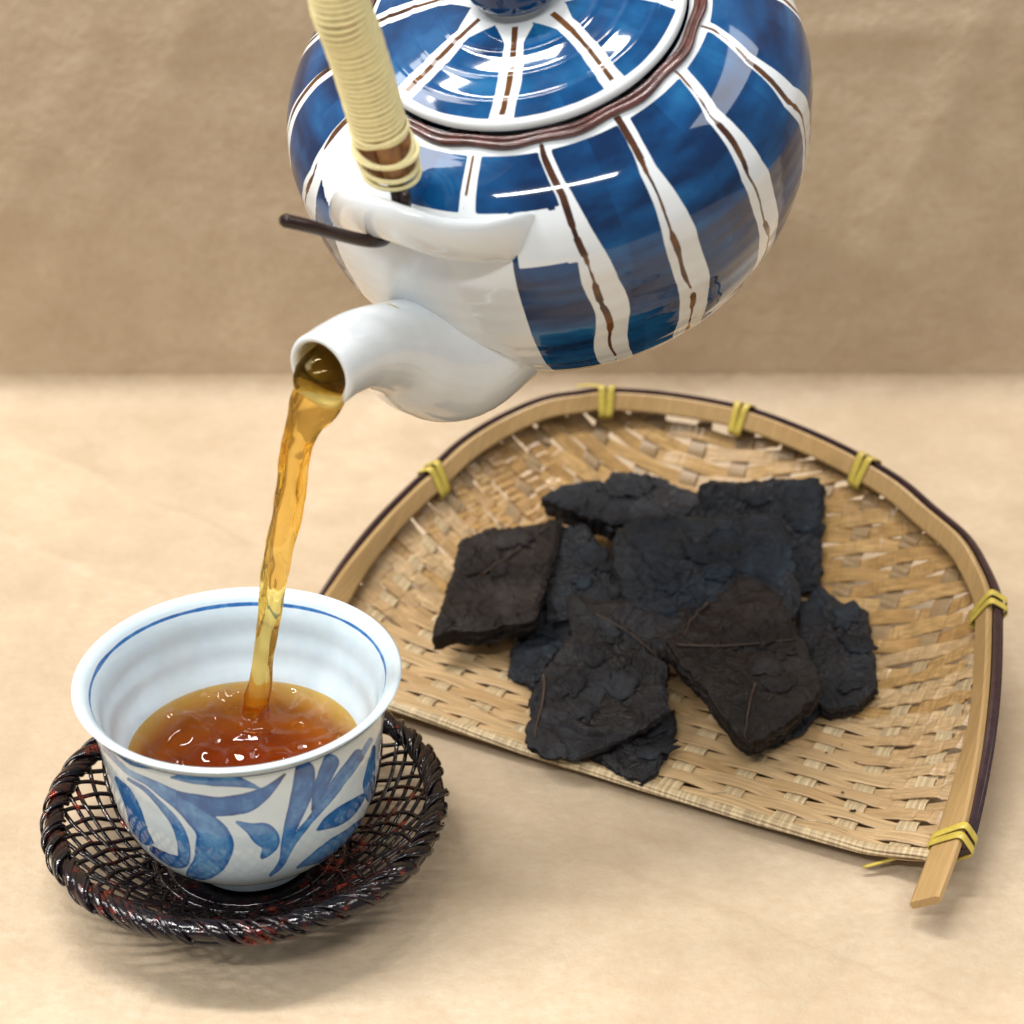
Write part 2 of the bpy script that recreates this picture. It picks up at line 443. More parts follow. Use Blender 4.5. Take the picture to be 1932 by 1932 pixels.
# ================================================================ TEAPOT
POT_C = np.array([1.887, 54.27, 15.70])
AZ, INC = -2.0105, 0.4760
pa = np.array([math.sin(INC) * math.cos(AZ), math.sin(INC) * math.sin(AZ), math.cos(INC)])
p1 = np.cross([0, 0, 1.0], pa); p1 /= np.linalg.norm(p1); p2 = np.cross(pa, p1)
PR, PRB, PRO, PH, PHM = 7.388, 5.862, 4.75, 7.738, 4.929
def pot_r(h):
    h = np.asarray(h, float)
    t = np.where(h < PHM, (PHM - h) / PHM, (h - PHM) / (PH - PHM)); t = np.clip(t, 0, 1)
    e = np.where(h < PHM, PRB, PRO); k = 1 - (e / PR) ** 2.3
    return PR * (1 - k * t ** 2.3) ** (1 / 2.3)
def pot_pt(phi, h, r):
    phi = np.radians(phi); h = np.asarray(h, float); r = np.asarray(r, float)
    return POT_C + h[..., None] * pa + r[..., None] * (np.cos(phi)[..., None] * p1 + np.sin(phi)[..., None] * p2)
def er(phi):
    return math.cos(math.radians(phi)) * p1 + math.sin(math.radians(phi)) * p2
def pot_at_r(px, py, r):                     # nearest hit of a pixel ray with a cylinder about the pot axis
    d = ray(px, py); o = CAM - POT_C
    dp = d - (d @ pa) * pa; op = o - (o @ pa) * pa
    A, B, C_ = dp @ dp, 2 * dp @ op, op @ op - r * r
    t = (-B - math.sqrt(max(0, B * B - 4 * A * C_))) / (2 * A)
    return CAM + t * d
def pot_plane(px, py, phi=261):
    n = np.cross(pa, er(phi)); d = ray(px, py); return CAM + d * (((POT_C - CAM) @ n) / (d @ n))

pot = thing('teapot', 'blue and white striped ceramic teapot with cord wrapped handle, tilted to pour', 'teapot', POT_C)

def angdiff(a, b): return (a - b + 180) % 360 - 180
def pot_body():
    nphi, rows = 900, []
    # outer profile from base centre outwards, up the wall, over the mouth, a little inside
    prof = [(0.25, 0.05), (0.25, 4.6), (0.22, 5.2), (0.02, 5.35), (0.0, 5.7)]
    hs = np.concatenate([np.linspace(0.05, 0.6, 12), np.linspace(0.65, 7.2, 150), np.linspace(7.22, PH, 22)])
    out = [(h, float(pot_r(h))) for h in hs]
    prof += out
    prof += [(PH + 0.06, PRO - 0.15), (PH + 0.02, PRO - 0.35), (PH - 0.35, PRO - 0.42), (PH - 0.8, PRO + 0.2), (PH - 2, PRO + 1.2)]
    prof = np.array(prof)
    phi = np.arange(nphi) * 360.0 / nphi
    Hh, Ph = np.meshgrid(prof[:, 0], phi, indexing='ij'); Rr, _ = np.meshgrid(prof[:, 1], phi, indexing='ij')
    on = (Hh > 0.3) & (Hh < 7.6) & (Rr > 5)
    wob = 0.012 * np.sin(Hh * 4.2 + 1.6 * np.sin(np.radians(Ph) * 2) + 2 * np.sin(Hh * .7)) + 0.004 * np.sin(Hh * 9.7 + 1.3 + np.sin(np.radians(Ph)))
    Rr = Rr + np.where(on, wob, 0)
    V = pot_pt(Ph, Hh, Rr)
    # ---- painted stripes
    cyl = np.stack([np.cos(np.radians(Ph)) * 7, np.sin(np.radians(Ph)) * 7, Hh], -1)
    nz = fbm(cyl * 0.8, 3, 3) - .5
    step = 22.5
    k = np.round((Ph - 277) / step); line = 277 + k * step
    bend = 1.2 * np.sin(Hh * 0.55 + k * 1.7)
    TL = {1: ([1.3, 3.8, 5.9, 7.1, 7.6], [303, 303, 302, 299.5, 297]), 2: ([2.1, 5.5, 7.0, 7.7], [322.5, 320, 320, 322]), 3: ([2.1, 4.1, 5.7, 7.1, 7.7], [346, 343, 340.5, 342, 347]),
          4: ([4.1, 6.0, 7.1, 7.6], [365, 360.5, 362, 367]), -2: ([4.7, 6.4, 7.2], [226.5, 231, 230]), -3: ([5.5, 6.5, 7.2], [212, 209, 207])}
    for kk_, (hh_, pp_) in TL.items():
        m_ = np.round(angdiff(Ph, 277) / step) == kk_
        bend = np.where(m_, np.interp(Hh, hh_, pp_) - (277 + kk_ * step) + .3 * np.sin(Hh * 1.9 + kk_), bend)
    dl = angdiff(Ph, line + bend) * math.pi / 180 * Rr          # signed cm from the painted line
    hw = 0.19 + 0.30 * smooth(7.6, 5.2, Hh)
    hwl = hw * (0.58 + 0.34 * smooth(4.5, 2.0, Hh) + 0.12 * (vnoise(np.stack([k * 3.1, Hh * 0.8, k * 0 + 2], -1), 5) - .5)); hwr = hw * (1.32 - 0.34 * smooth(4.5, 2.0, Hh) + 0.16 * (vnoise(np.stack([k * 2.3 + 9, Hh * 0.7, k * 0], -1), 6) - .5))
    white = np.where(dl < 0, -dl - hwl, dl - hwr) + 0.10 * nz
    blue = np.clip(0.5 + white / 0.10, 0, 1)
    # white field round spout and ear, with blue patches cut square by the brush
    rag = 0.10 * (fbm(cyl * [2.2, 2.2, 0.5], 3, 8) - .5) + 0.05 * nz
    field = (Ph > 233) & (Ph < 287) & (Hh < 6.95 + rag)
    field |= (Ph > 285) & (Ph < 308) & (Hh < 6.95 + rag) & (Hh > 5.85 + rag) & (k == 1) & (dl < 0.1)
    field |= (Ph > 232) & (Ph < 256 - 3 * rag) & (Hh > 6.35)
    patchl = (Ph > 231.5) & (Ph < 241.5 + 2 * rag) & (Hh < 6.35 - 0.07 * (Ph - 236) + rag) & (white > 0)
    blue = np.where(field & ~patchl, 0, blue)
    blue = np.where((Hh < 0.12) | (Rr < 5.0) | (Hh > PH + .01), 0, blue)
    wl = 0.024 + 0.060 * smooth(0.42, 0.75, vnoise(np.stack([k * 5.7, Hh * 1.5, k * 0 + 4], -1), 12))
    wl = wl * smooth(0.0, 0.9, Hh) + 0.012 - 0.03 * smooth(.26, .16, vnoise(np.stack([k * 4.1, Hh * 3.1, k * 0 + 8], -1), 23))
    brown = np.clip(0.5 + (wl - np.abs(dl + 0.03 * np.sin(Hh * 3.1 + k))) / 0.06, 0, 1)
    kk = np.round(angdiff(Ph, 277) / step)
    brown = np.where((kk == 0) & (Hh < 7.0), 0, brown); brown = np.where(kk == -1, 0, brown)
    brown = np.where((Hh < 0.3) | (Hh > 7.72), 0, brown)
    gap = vnoise(np.stack([k * 7.7, Hh * 2.3, k * 0 + 1], -1), 21)
    brown = np.where((kk == 0) & (gap < 0.3), brown * .4, brown)
    tone = 0.40 + 1.0 * (fbm(cyl * [0.35, 0.35, 2.4], 4, 40) - .5) + 0.35 * (vnoise(np.stack([k * 3.3, Hh * 0.9, k * 0], -1), 44) - .5)
    tone = np.clip(tone + 0.10 * (brown > .5), 0, 1)
    F = grid_faces(len(prof), nphi, cv=True)[:, ::-1].copy()
    link('body', V.reshape(-1, 3), F, M_POT, pot, attrs=dict(blue=blue, brown=brown, tone=tone))
pot_body()

def ring(name, h, r, rad, mat, n=220, seg=14, wav=0.0, nw=16, ph0=275, hwav=0.0):
    ph = np.arange(n) * 360.0 / n
    w = wav * np.cos(np.radians((ph - ph0) * nw))
    path = pot_pt(ph, np.full(n, h) + hwav * np.cos(np.radians((ph - ph0) * nw)), r + w)
    ax = np.stack([er(q) for q in ph])
    return sweep(name, path, np.full((n, 2), rad) if np.isscalar(rad) else np.tile(rad, (n, 1)), mat, pot, closed=True, seg=seg, ax=ax)
ring('mouth_collar', PH + 0.06, PRO - 0.02, (0.115, 0.105), M_BROWNGLAZE, wav=0.05, nw=16, ph0=264)
ring('mouth_collar', PH + 0.10, PRO - 0.17, (0.085, 0.10), M_BROWNGLAZE, wav=0.03, nw=16, ph0=264)
ring('foot_ring', 0.02, 5.62, (0.2, 0.12), M_BISQUE)

def pot_lid():
    nphi = 600
    RL = 4.36; h0 = PH + 0.22
    rr = np.concatenate([np.linspace(0.02, 4.26, 210)])
    dome = h0 + 0.12 + 0.66 * (1 - (rr / RL) ** 2.1)
    # turned ridges
    dome = dome + sum(0.026 * np.exp(-((rr - q) / .085) ** 2) for q in (2.2, 2.95, 3.68))
    pr = np.concatenate([np.stack([dome, rr], -1), [(h0 + .12, 4.31), (h0 + .05, 4.35), (h0 - .04, 4.36), (h0 - .12, 4.30), (h0 - .16, 4.1), (h0 - .5, 3.9), (h0 - .5, 0.05)]])
    phi = np.arange(nphi) * 360.0 / nphi
    Hh, Ph = np.meshgrid(pr[:, 0], phi, indexing='ij'); Rr, _ = np.meshgrid(pr[:, 1], phi, indexing='ij')
    V = pot_pt(Ph, Hh, Rr)
    k = np.round((Ph - 285) / 45); line = 285 + 45 * k
    xy = np.stack([Rr * np.cos(np.radians(Ph)), Rr * np.sin(np.radians(Ph)), Hh * 0], -1)
    nz = fbm(xy * 1.2, 3, 61) - .5
    dl = angdiff(Ph, line + 3 * np.sin(Rr * .8 + k)) * math.pi / 180 * Rr
    hw = 0.22 + 0.10 * smooth(1, 3.5, Rr) + .12 * nz
    # rounded petal ends towards the knob
    pet = np.minimum(np.abs(dl) - hw, (Rr - 1.25 - 0.35 * np.abs(angdiff(Ph, line)) ** 0 * 0) * 1.0)
    inner = 1.15 + 1.1 * np.exp(-(np.abs(dl) / 0.42) ** 2)
    pet = np.minimum(pet, (Rr - inner) * 0.8)
    pet = np.minimum(pet, 4.16 + 0.04 * nz - Rr)
    top = np.arange(len(pr))[:, None] < 211
    blue = np.where(top, np.clip(.5 + pet / .09, 0, 1), 0)
    wl = 0.075 + 0.05 * nz
    brown = np.clip(.5 + np.minimum(wl - np.abs(dl), np.minimum(Rr - 1.35, 4.05 - Rr)) / .05, 0, 1) * top
    tone = np.clip(.5 + .75 * (fbm(xy * [1.0, 1.0, 1], 4, 70) - .5) + .3 * (vnoise(np.stack([k * 2.2, Rr * 1.2, k * 0], -1), 71) - .5), 0, 1)
    lid = link('lid', V.reshape(-1, 3), grid_faces(len(pr), nphi, cv=True)[:, ::-1].copy(), M_POT, pot, attrs=dict(blue=blue, brown=brown, tone=tone))
    # knob on the lid: a sub-part
    kp = np.array([(0, .01), (0, 1.0), (.05, .98), (.12, 1.0), (.22, 1.2), (.38, 1.32), (.58, 1.38), (.78, 1.33), (1.0, 1.2), (1.15, .85), (1.22, .45), (1.24, .02)])
    kp = catmull(kp, 60); hb = h0 + 0.12 + 0.66 - 0.06
    n2 = 96; ph = np.arange(n2) * 360.0 / n2
    Hk, Pk = np.meshgrid(kp[:, 0] + hb, ph, indexing='ij'); Rk, _ = np.meshgrid(np.maximum(kp[:, 1], .01), ph, indexing='ij')
    Vk = pot_pt(Pk, Hk, Rk)
    bl = np.clip(.5 + (Hk - hb - .15) / .06, 0, 1)
    ok = link('knob', Vk.reshape(-1, 3), grid_faces(60, n2, cv=True)[:, ::-1].copy(), M_POT, pot, attrs=dict(blue=bl, brown=bl * 0, tone=.25 + 0 * bl))
    ok.parent = lid
    # a small glaze pimple and the steam hole
    c0 = pot_pt(np.array([331.0]), np.array([h0 + 0.16 + .95]), np.array([1.75]))[0]
pot_lid()

# spout: hollow tube lying in the meridian plane at 261 degrees
SPH = 261
def sp(h, r): return POT_C + h * pa + r * er(SPH)
sp_c = catmull([(1.45, 4.6), (1.45, 5.7), (1.60, 6.75), (2.42, 7.72), (3.60, 8.60), (4.60, 9.52), (5.12, 10.32), (5.42, 11.0)], 60)
sp_r = catmull([(2.75, 2.6), (2.52, 2.42), (2.25, 2.2), (1.70, 1.74), (1.24, 1.27), (1.06, 1.08), (1.0, 1.02), (0.99, 1.01)], 60)
sp_path = np.array([sp(h, r) for h, r in sp_c])
bitan = np.cross(pa, er(SPH))
def spout():
    ax = np.tile(bitan, (60, 1))
    vo, fo = sweep_data(sp_path, sp_r, seg=72, cap=False, ax=ax)
    # lip roll and inner bore
    tdir = sp_path[-1] - sp_path[-2]; tdir /= np.linalg.norm(tdir)
    lip = []
    for q, (dr, dt) in enumerate([(-.03, .07), (-.09, .10), (-.16, .09), (-.21, .02)]):
        lip.append((sp_path[-1] + tdir * dt, sp_r[-1] + dr))
    inn = [(sp_path[i], np.maximum(sp_r[i] - .22, .3)) for i in range(58, 20, -3)]
    path = np.concatenate([sp_path, [l[0] for l in lip], [l[0] for l in inn]]); rad = np.concatenate([sp_r, [l[1] for l in lip], [l[1] for l in inn]])
    t = np.gradient(sp_path, axis=0); t /= np.linalg.norm(t, axis=1)[:, None]
    T = np.concatenate([t, np.tile(tdir, (4, 1)), [t[i] for i in range(58, 20, -3)]])
    A = np.tile(bitan, (len(path), 1)); A = A - (A * T).sum(1)[:, None] * T; A /= np.linalg.norm(A, axis=1)[:, None]
    B = np.cross(T, A); th = np.linspace(0, 2 * math.pi, 72, endpoint=False)
    V = path[:, None] + rad[:, :1, None] * np.cos(th)[None, :, None] * A[:, None] + rad[:, 1:, None] * np.sin(th)[None, :, None] * B[:, None]
    link('spout', V.reshape(-1, 3), grid_faces(len(path), 72, cv=True)[:, ::-1].copy(), M_WHITE, pot)
spout()

# ear: a strap of clay bridging the wall above the spout, the handle wire runs behind it
def ear():
    pts = [(642, 412, 6.8), (660, 400, 7.15), (700, 405, 7.45), (760, 425, 7.55), (830, 447, 7.45), (900, 455, 7.25), (950, 450, 7.0), (992, 446, 6.62)]
    c = catmull([pot_at_r(*p) for p in pts], 60)
    k = np.linspace(0, 1, 60)
    wid = 0.48 + 0.22 * smooth(0, .22, k) + .02 * np.sin(k * 9)
    thick = 0.36 - .10 * smooth(.3, .95, k)
    rad = np.stack([wid, thick], -1)
    rad[0] *= .6; rad[1] *= .88; rad[-6:, 1] *= np.linspace(1, .55, 6)
    v, f = sweep_data(c, rad, seg=28, ax=np.tile(pa, (60, 1)))
    return link('ear', v, f, M_WHITE, pot)
ear()
def far_ear():
    ph = np.linspace(SPH + 180 - 25, SPH + 180 + 25, 40)
    off = 0.15 + 1.0 * np.sin(np.linspace(0, math.pi, 40))
    c = pot_pt(ph, np.full(40, 6.6), float(pot_r(6.6)) + off - .1)
    sweep('ear', c, np.tile((.62, .3), (40, 1)), M_WHITE, pot, seg=20, ax=np.tile(pa, (40, 1)))
far_ear()

# bail handle: rattan rods wrapped with yellow cord, dark vine ends hooked through the ears
hl = [pot_plane(741, 330), pot_plane(728, 285), pot_plane(708, 215), pot_plane(688, 145), pot_plane(664, 70), pot_plane(640, 0)]
hq = [((p - POT_C) @ pa, (p - POT_C) @ er(SPH)) for p in hl]
hq += [(15.6, 5.7), (17.0, 4.3), (17.9, 2.2), (18.2, 0), (17.9, -2.2), (17.0, -4.3), (15.4, -5.8), (13.2, -6.5), (10.8, -6.7), (8.2, -6.6)]
hp = catmull([sp(*q) for q in hq], 420)
seglen = np.linalg.norm(np.diff(hp, axis=0), axis=1); hs_ = np.concatenate([[0], np.cumsum(seglen)])
def hpos(s):
    p = np.array([np.interp(s, hs_, hp[:, i]) for i in range(3)]); q = np.array([np.interp(s + .05, hs_, hp[:, i]) for i in range(3)]); r_ = np.array([np.interp(s - .05, hs_, hp[:, i]) for i in range(3)])
    t = q - r_; t /= np.linalg.norm(t); b = bitan - (bitan @ t) * t; b /= np.linalg.norm(b)
    return p, t, b, np.cross(t, b)
def handle():
    L = hs_[-1]
    ss = np.linspace(0.12, L - .12, 150)
    fr = [hpos(s) for s in ss]
    for q, (da, db, rr) in enumerate([(-.29, -.24, .31), (.30, -.22, .30), (-.26, .26, .30), (.29, .27, .31)]):
        e0 = [0, .12, -.06, .05][q]
        path = np.array([p + b * da + n * db for p, t, b, n in [hpos(s) for s in np.linspace(.1 + e0, L - .1 - e0, 150)]])
        sweep('rattan_rod', path, rr, M_ROD, pot, seg=12)
    # one turn of cord, copied along the handle
    def turn(s, rad=.645, rc=.074, tilt=0.0, pitch=.165, tx=0.0, name='cord_turn', ecc=1.0):
        p, t, b, n = hpos(s); th = np.linspace(0, 2 * math.pi, 48, endpoint=False)
        path = np.array([p + rad * ecc * math.cos(a) * b + rad * math.sin(a) * n + t * (tilt * math.cos(a + tx)) for a in th])
        return sweep(name, path, rc, M_CORD, pot, closed=True, seg=8)
    s = 1.75; k = 0
    while s < L - 1.3 and k < 292:
        turn(s, rad=.640 + .008 * random.random(), tilt=.012 * random.random(), tx=random.random() * 6); s += .150 * (1 + .05 * random.random()); k += 1
    # loose untidy turns at the end of the wrapping
    for s, tl, tx, rd, ec in [(.16, .14, 2.7, .68, 1.03), (.52, .20, 3.3, .69, 1.06), (.86, .10, 2.2, .72, 1.15), (1.08, .26, 3.6, .69, 1.05), (1.42, .16, .4, .67, 1.04), (1.58, .10, 3.0, .67, 1.02)]:
        turn(s, rad=rd, tilt=tl, tx=tx, rc=.074, ecc=ec)
    # vine hook near side
    a0, t0, b0, n0 = hpos(.25)
    for dx in (-.13, .13):
        pts = [a0 + b0 * dx, hpos(0.0)[0] + b0 * dx - t0 * .05, pot_at_r(757, 372, 6.95) + b0 * dx, pot_at_r(752, 420, 6.98) + b0 * dx]
        if dx < 0:
            pts += [pot_at_r(735, 452, 7.15) + b0 * dx, pot_at_r(700, 455, 7.75), pot_at_r(650, 445, 8.3), pot_at_r(590, 428, 8.9), pot_at_r(528, 414, 9.4)]
        else:
            pts += [pot_at_r(745, 445, 7.05)]
        pth = catmull(pts, 60)
        rr = np.full(60, .150)
        if dx < 0:
            rr = .150 + .03 * np.linspace(0, 1, 60); rr[-1] = .1
        sweep('vine_hook', pth, rr, M_WIRE, pot, seg=14)
    a1, t1, b1, n1 = hpos(L - .2)
    sweep('vine_hook', catmull([a1, sp(7.6, -6.6), sp(6.4, -6.9), sp(5.8, -7.8), sp(5.8, -9)], 40), .15, M_WIRE, pot, seg=10)
handle()

# ================================================================ CUP, SAUCER, TEA
CC = np.array([-7.50, 43.25, 0.0]); Z0 = 0.46
cup_out = [(1.30, .02), (1.64, 0), (1.74, .03), (1.76, .12), (1.72, .40), (1.76, .54), (1.95, .62), (2.35, .84), (2.88, 1.22), (3.32, 1.75), (3.58, 2.40), (3.76, 3.3), (3.86, 4.2), (3.97, 5.0), (4.05, 5.45), (4.17, 5.88), (4.33, 6.13), (4.445, 6.24)]
cup_in = [(4.465, 6.29), (4.40, 6.33), (4.26, 6.30), (4.08, 6.14), (3.92, 5.85), (3.78, 5.40), (3.66, 4.9), (3.42, 4.2), (3.12, 3.5), (2.95, 2.7), (2.55, 1.7), (2.0, 1.05), (1.2, .80), (.4, .74), (.02, .73)]
def cup():
    root = thing('tea_cup', 'small white porcelain tea cup painted with blue brushed leaves, on the lacquered coaster', 'cup', CC + [0, 0, Z0])
    po = catmull(cup_out, 190); pi_ = catmull(cup_in, 110)
    kin = np.arange(110) / 109
    pi_[:, 0] += .012 * np.sin(pi_[:, 1] * 7.5) * smooth(.1, .3, kin) * smooth(1, .7, kin)
    pr = np.concatenate([po, pi_]); n = 760
    ph = np.arange(n) * 2 * math.pi / n
    R_, P_ = np.meshgrid(pr[:, 0], ph, indexing='ij'); Z_, _ = np.meshgrid(pr[:, 1], ph, indexing='ij')
    R_ = np.maximum(R_, 0.005)
    wob = 1 + .004 * np.sin(2 * P_ + 1) * smooth(1, 5, Z_)
    V = np.stack([CC[0] + R_ * wob * np.cos(P_), CC[1] + R_ * wob * np.sin(P_), Z0 + Z_], -1)
    outer = np.arange(len(pr))[:, None] < 190
    # brush strokes: polylines with half widths (zoomed photo units), painted on the near half and repeated on the far half
    S = [[(540, 1105, 5), (640, 1108, 26), (760, 1112, 34), (860, 1128, 25), (965, 1160, 4)],
         [(545, 1170, 10), (640, 1215, 36), (760, 1240, 46), (880, 1228, 46), (980, 1178, 30), (1075, 1090, 6)],
         [(215, 960, 12), (330, 1070, 13), (430, 1125, 20), (540, 1190, 36), (640, 1270, 50), (720, 1350, 66), (745, 1430, 88), (710, 1510, 70), (640, 1550, 30)],
         [(340, 1110, 8), (430, 1175, 12), (510, 1255, 17), (570, 1340, 24), (600, 1430, 30), (590, 1500, 30), (530, 1490, 26), (450, 1440, 14)],
         [(280, 1105, 8), (325, 1170, 26), (360, 1250, 34), (385, 1330, 36), (420, 1395, 26), (452, 1410, 6)],
         [(850, 1318, 8), (915, 1345, 28), (975, 1375, 56), (1005, 1405, 44), (990, 1450, 24), (965, 1478, 10)],
         [(1170, 1078, 48), (1160, 1150, 52), (1132, 1250, 42), (1100, 1340, 32), (1080, 1420, 25), (1060, 1500, 18), (1010, 1562, 8)],
         [(1290, 1035, 40), (1262, 1100, 35), (1232, 1170, 28), (1205, 1255, 8)],
         [(1480, 930, 12), (1400, 1050, 14), (1300, 1190, 14), (1200, 1300, 16), (1120, 1400, 17), (1050, 1520, 14)],
         [(1420, 1000, 28), (1330, 1110, 24), (1255, 1210, 14), (1190, 1300, 10)],
         [(1228, 1352, 6), (1290, 1312, 32), (1360, 1268, 38), (1420, 1215, 22), (1452, 1180, 5)],
         [(1130, 1530, 5), (1220, 1482, 28), (1300, 1432, 38), (1380, 1372, 30), (1440, 1300, 8)],
         [(1495, 960, 8), (1478, 1050, 20), (1468, 1130, 28), (1470, 1200, 16)],
         [(225, 900, 24), (290, 965, 26), (345, 1020, 20), (420, 1045, 18), (520, 1060, 4)]]
    blue = np.zeros(R_.shape); tone = np.full(R_.shape, .42)
    idx = np.nonzero((outer & (Z_ > .5) & (Z_ < 5.98)))
    Vp = V[idx].copy(); vis = ((CAM - Vp)[:, :2] * (Vp - (CC + [0, 0, 0]))[:, :2]).sum(1)
    cent = CC[:2]; todir = CAM[:2] - cent; todir /= np.linalg.norm(todir)
    fr = ((Vp[:, :2] - cent) @ todir) < 0
    Vp[fr, :2] = 2 * cent - Vp[fr, :2]
    uv = project(Vp); q = np.stack([((uv[:, 0] * 2738 / 1932) - 150) * 1932 / 1100, ((uv[:, 1] * 2738 / 1932) - 1450) * 1932 / 1100], -1)
    q = q + 9 * (np.stack([fbm(np.c_[q * .012, q[:, 0] * 0], 2, 80), fbm(np.c_[q * .012, q[:, 0] * 0], 2, 81)], -1) - .5)
    best = np.full(len(q), -1e3); tn = np.full(len(q), .4)
    for si, st in enumerate(S):
        st = catmull(np.array(st, float), 36); d = np.full(len(q), -1e3); par = np.zeros(len(q)); rel = np.zeros(len(q))
        for i in range(35):
            a, b = st[i], st[i + 1]; ab = b[:2] - a[:2]; t = np.clip(((q - a[:2]) @ ab) / (ab @ ab + 1e-9), 0, 1)
            di = np.hypot(*(q - a[:2] - t[:, None] * ab).T); w = a[2] + t * (b[2] - a[2])
            s_ = w - di; m = s_ > d; d = np.where(m, s_, d); par = np.where(m, (i + t) / 35, par); rel = np.where(m, di / np.maximum(w, 1), rel)
        ttone = .34 + .22 * smooth(.65, .98, rel) + .42 * smooth(.86, 1.0, par) * (si % 2 == 1) + .25 * smooth(.12, 0, par) * (si % 3 == 0) + .10 * math.sin(si * 2.1)
        m = d > best; best = np.where(m, d, best); tn = np.where(m, ttone, tn)
    blue[idx] = np.clip(.5 + best / 14, 0, 1); tone[idx] = tn
    band = np.clip(.5 + (.035 - np.abs(Z_ - 5.93)) / .05, 0, 1) * outer * .8
    band = np.maximum(band, np.clip(.5 + (.02 - np.abs(Z_ - .5)) / .05, 0, 1) * outer * .45)
    tone = np.where(band > blue, .8, tone); blue = np.maximum(blue, band)
    zin = 6.02 + .02 * np.sin(3 * P_)
    inl = np.clip(.5 + (.048 + .03 * (vnoise(np.stack([np.cos(P_) * 5, np.sin(P_) * 5, P_ * 0], -1), 91) - .5) - np.abs(Z_ - zin)) / .08, 0, 1) * (~outer)
    blue = np.maximum(blue, inl * .85); tone = np.where(inl > .3, .42, tone)
    link('bowl', V.reshape(-1, 3), grid_faces(len(pr), n, cv=True)[:, ::-1].copy(), M_CUP, root, attrs=dict(blue=blue, tone=tone))
cup()

TZ = Z0 + 3.80
HIT = np.array([-7.35, 44.75])
def tea():
    nr, n = 70, 220
    ci = catmull(cup_in, 300); zz = ci[::-1, 1]; rr = ci[::-1, 0]
    R0 = float(np.interp(TZ - Z0, zz, rr)) + .03
    k = np.linspace(0, 1, nr); ph = np.arange(n) * 2 * math.pi / n
    K, P_ = np.meshgrid(k, ph, indexing='ij')
    # polar sheet centred on the point where the stream enters
    ex, ey = CC[0] + R0 * np.cos(P_), CC[1] + R0 * np.sin(P_)
    X = HIT[0] + (ex - HIT[0]) * K; Y = HIT[1] + (ey - HIT[1]) * K
    d = np.hypot(X - HIT[0], Y - HIT[1]); q = np.stack([X, Y, X * 0], -1)
    edge = smooth(1.0, .82, K)
    nz = fbm(q * 0.95, 2, 101) - .5; n2 = fbm(q * 2.0, 2, 105) - .5
    z = TZ + 1.25 * edge * (.10 * np.cos((d + 1.8 * nz) * 5.0) * np.exp(-d * .26) * smooth(.2, .8, d) + .55 * nz * np.exp(-d * .22) + .10 * n2 * np.exp(-d * .3) + .12 * ridged(q * .8 + np.stack([nz, n2, 0 * nz], -1) * .8, 1, 131) ** 4 * np.exp(-d * .16)) + .20 * np.exp(-((d - .38) / .17) ** 2)
    top = np.stack([X, Y, z], -1)
    wall = []
    for zc in np.linspace(TZ - Z0, .78, 26)[1:]:
        r = float(np.interp(zc, zz, rr)) + .03
        wall.append(np.stack([CC[0] + r * np.cos(ph), CC[1] + r * np.sin(ph), np.full(n, Z0 + zc - .01)], -1))
    wall.append(np.stack([CC[0] + .01 * np.cos(ph), CC[1] + .01 * np.sin(ph), np.full(n, Z0 + .70)], -1))
    V = np.concatenate([top.reshape(-1, 3), np.array(wall).reshape(-1, 3)])
    o = link('tea', V, grid_faces(nr + len(wall), n, cv=True), M_TEA)
    tag(o, 'amber brown tea rippling inside the blue and white cup', 'tea')
tea()

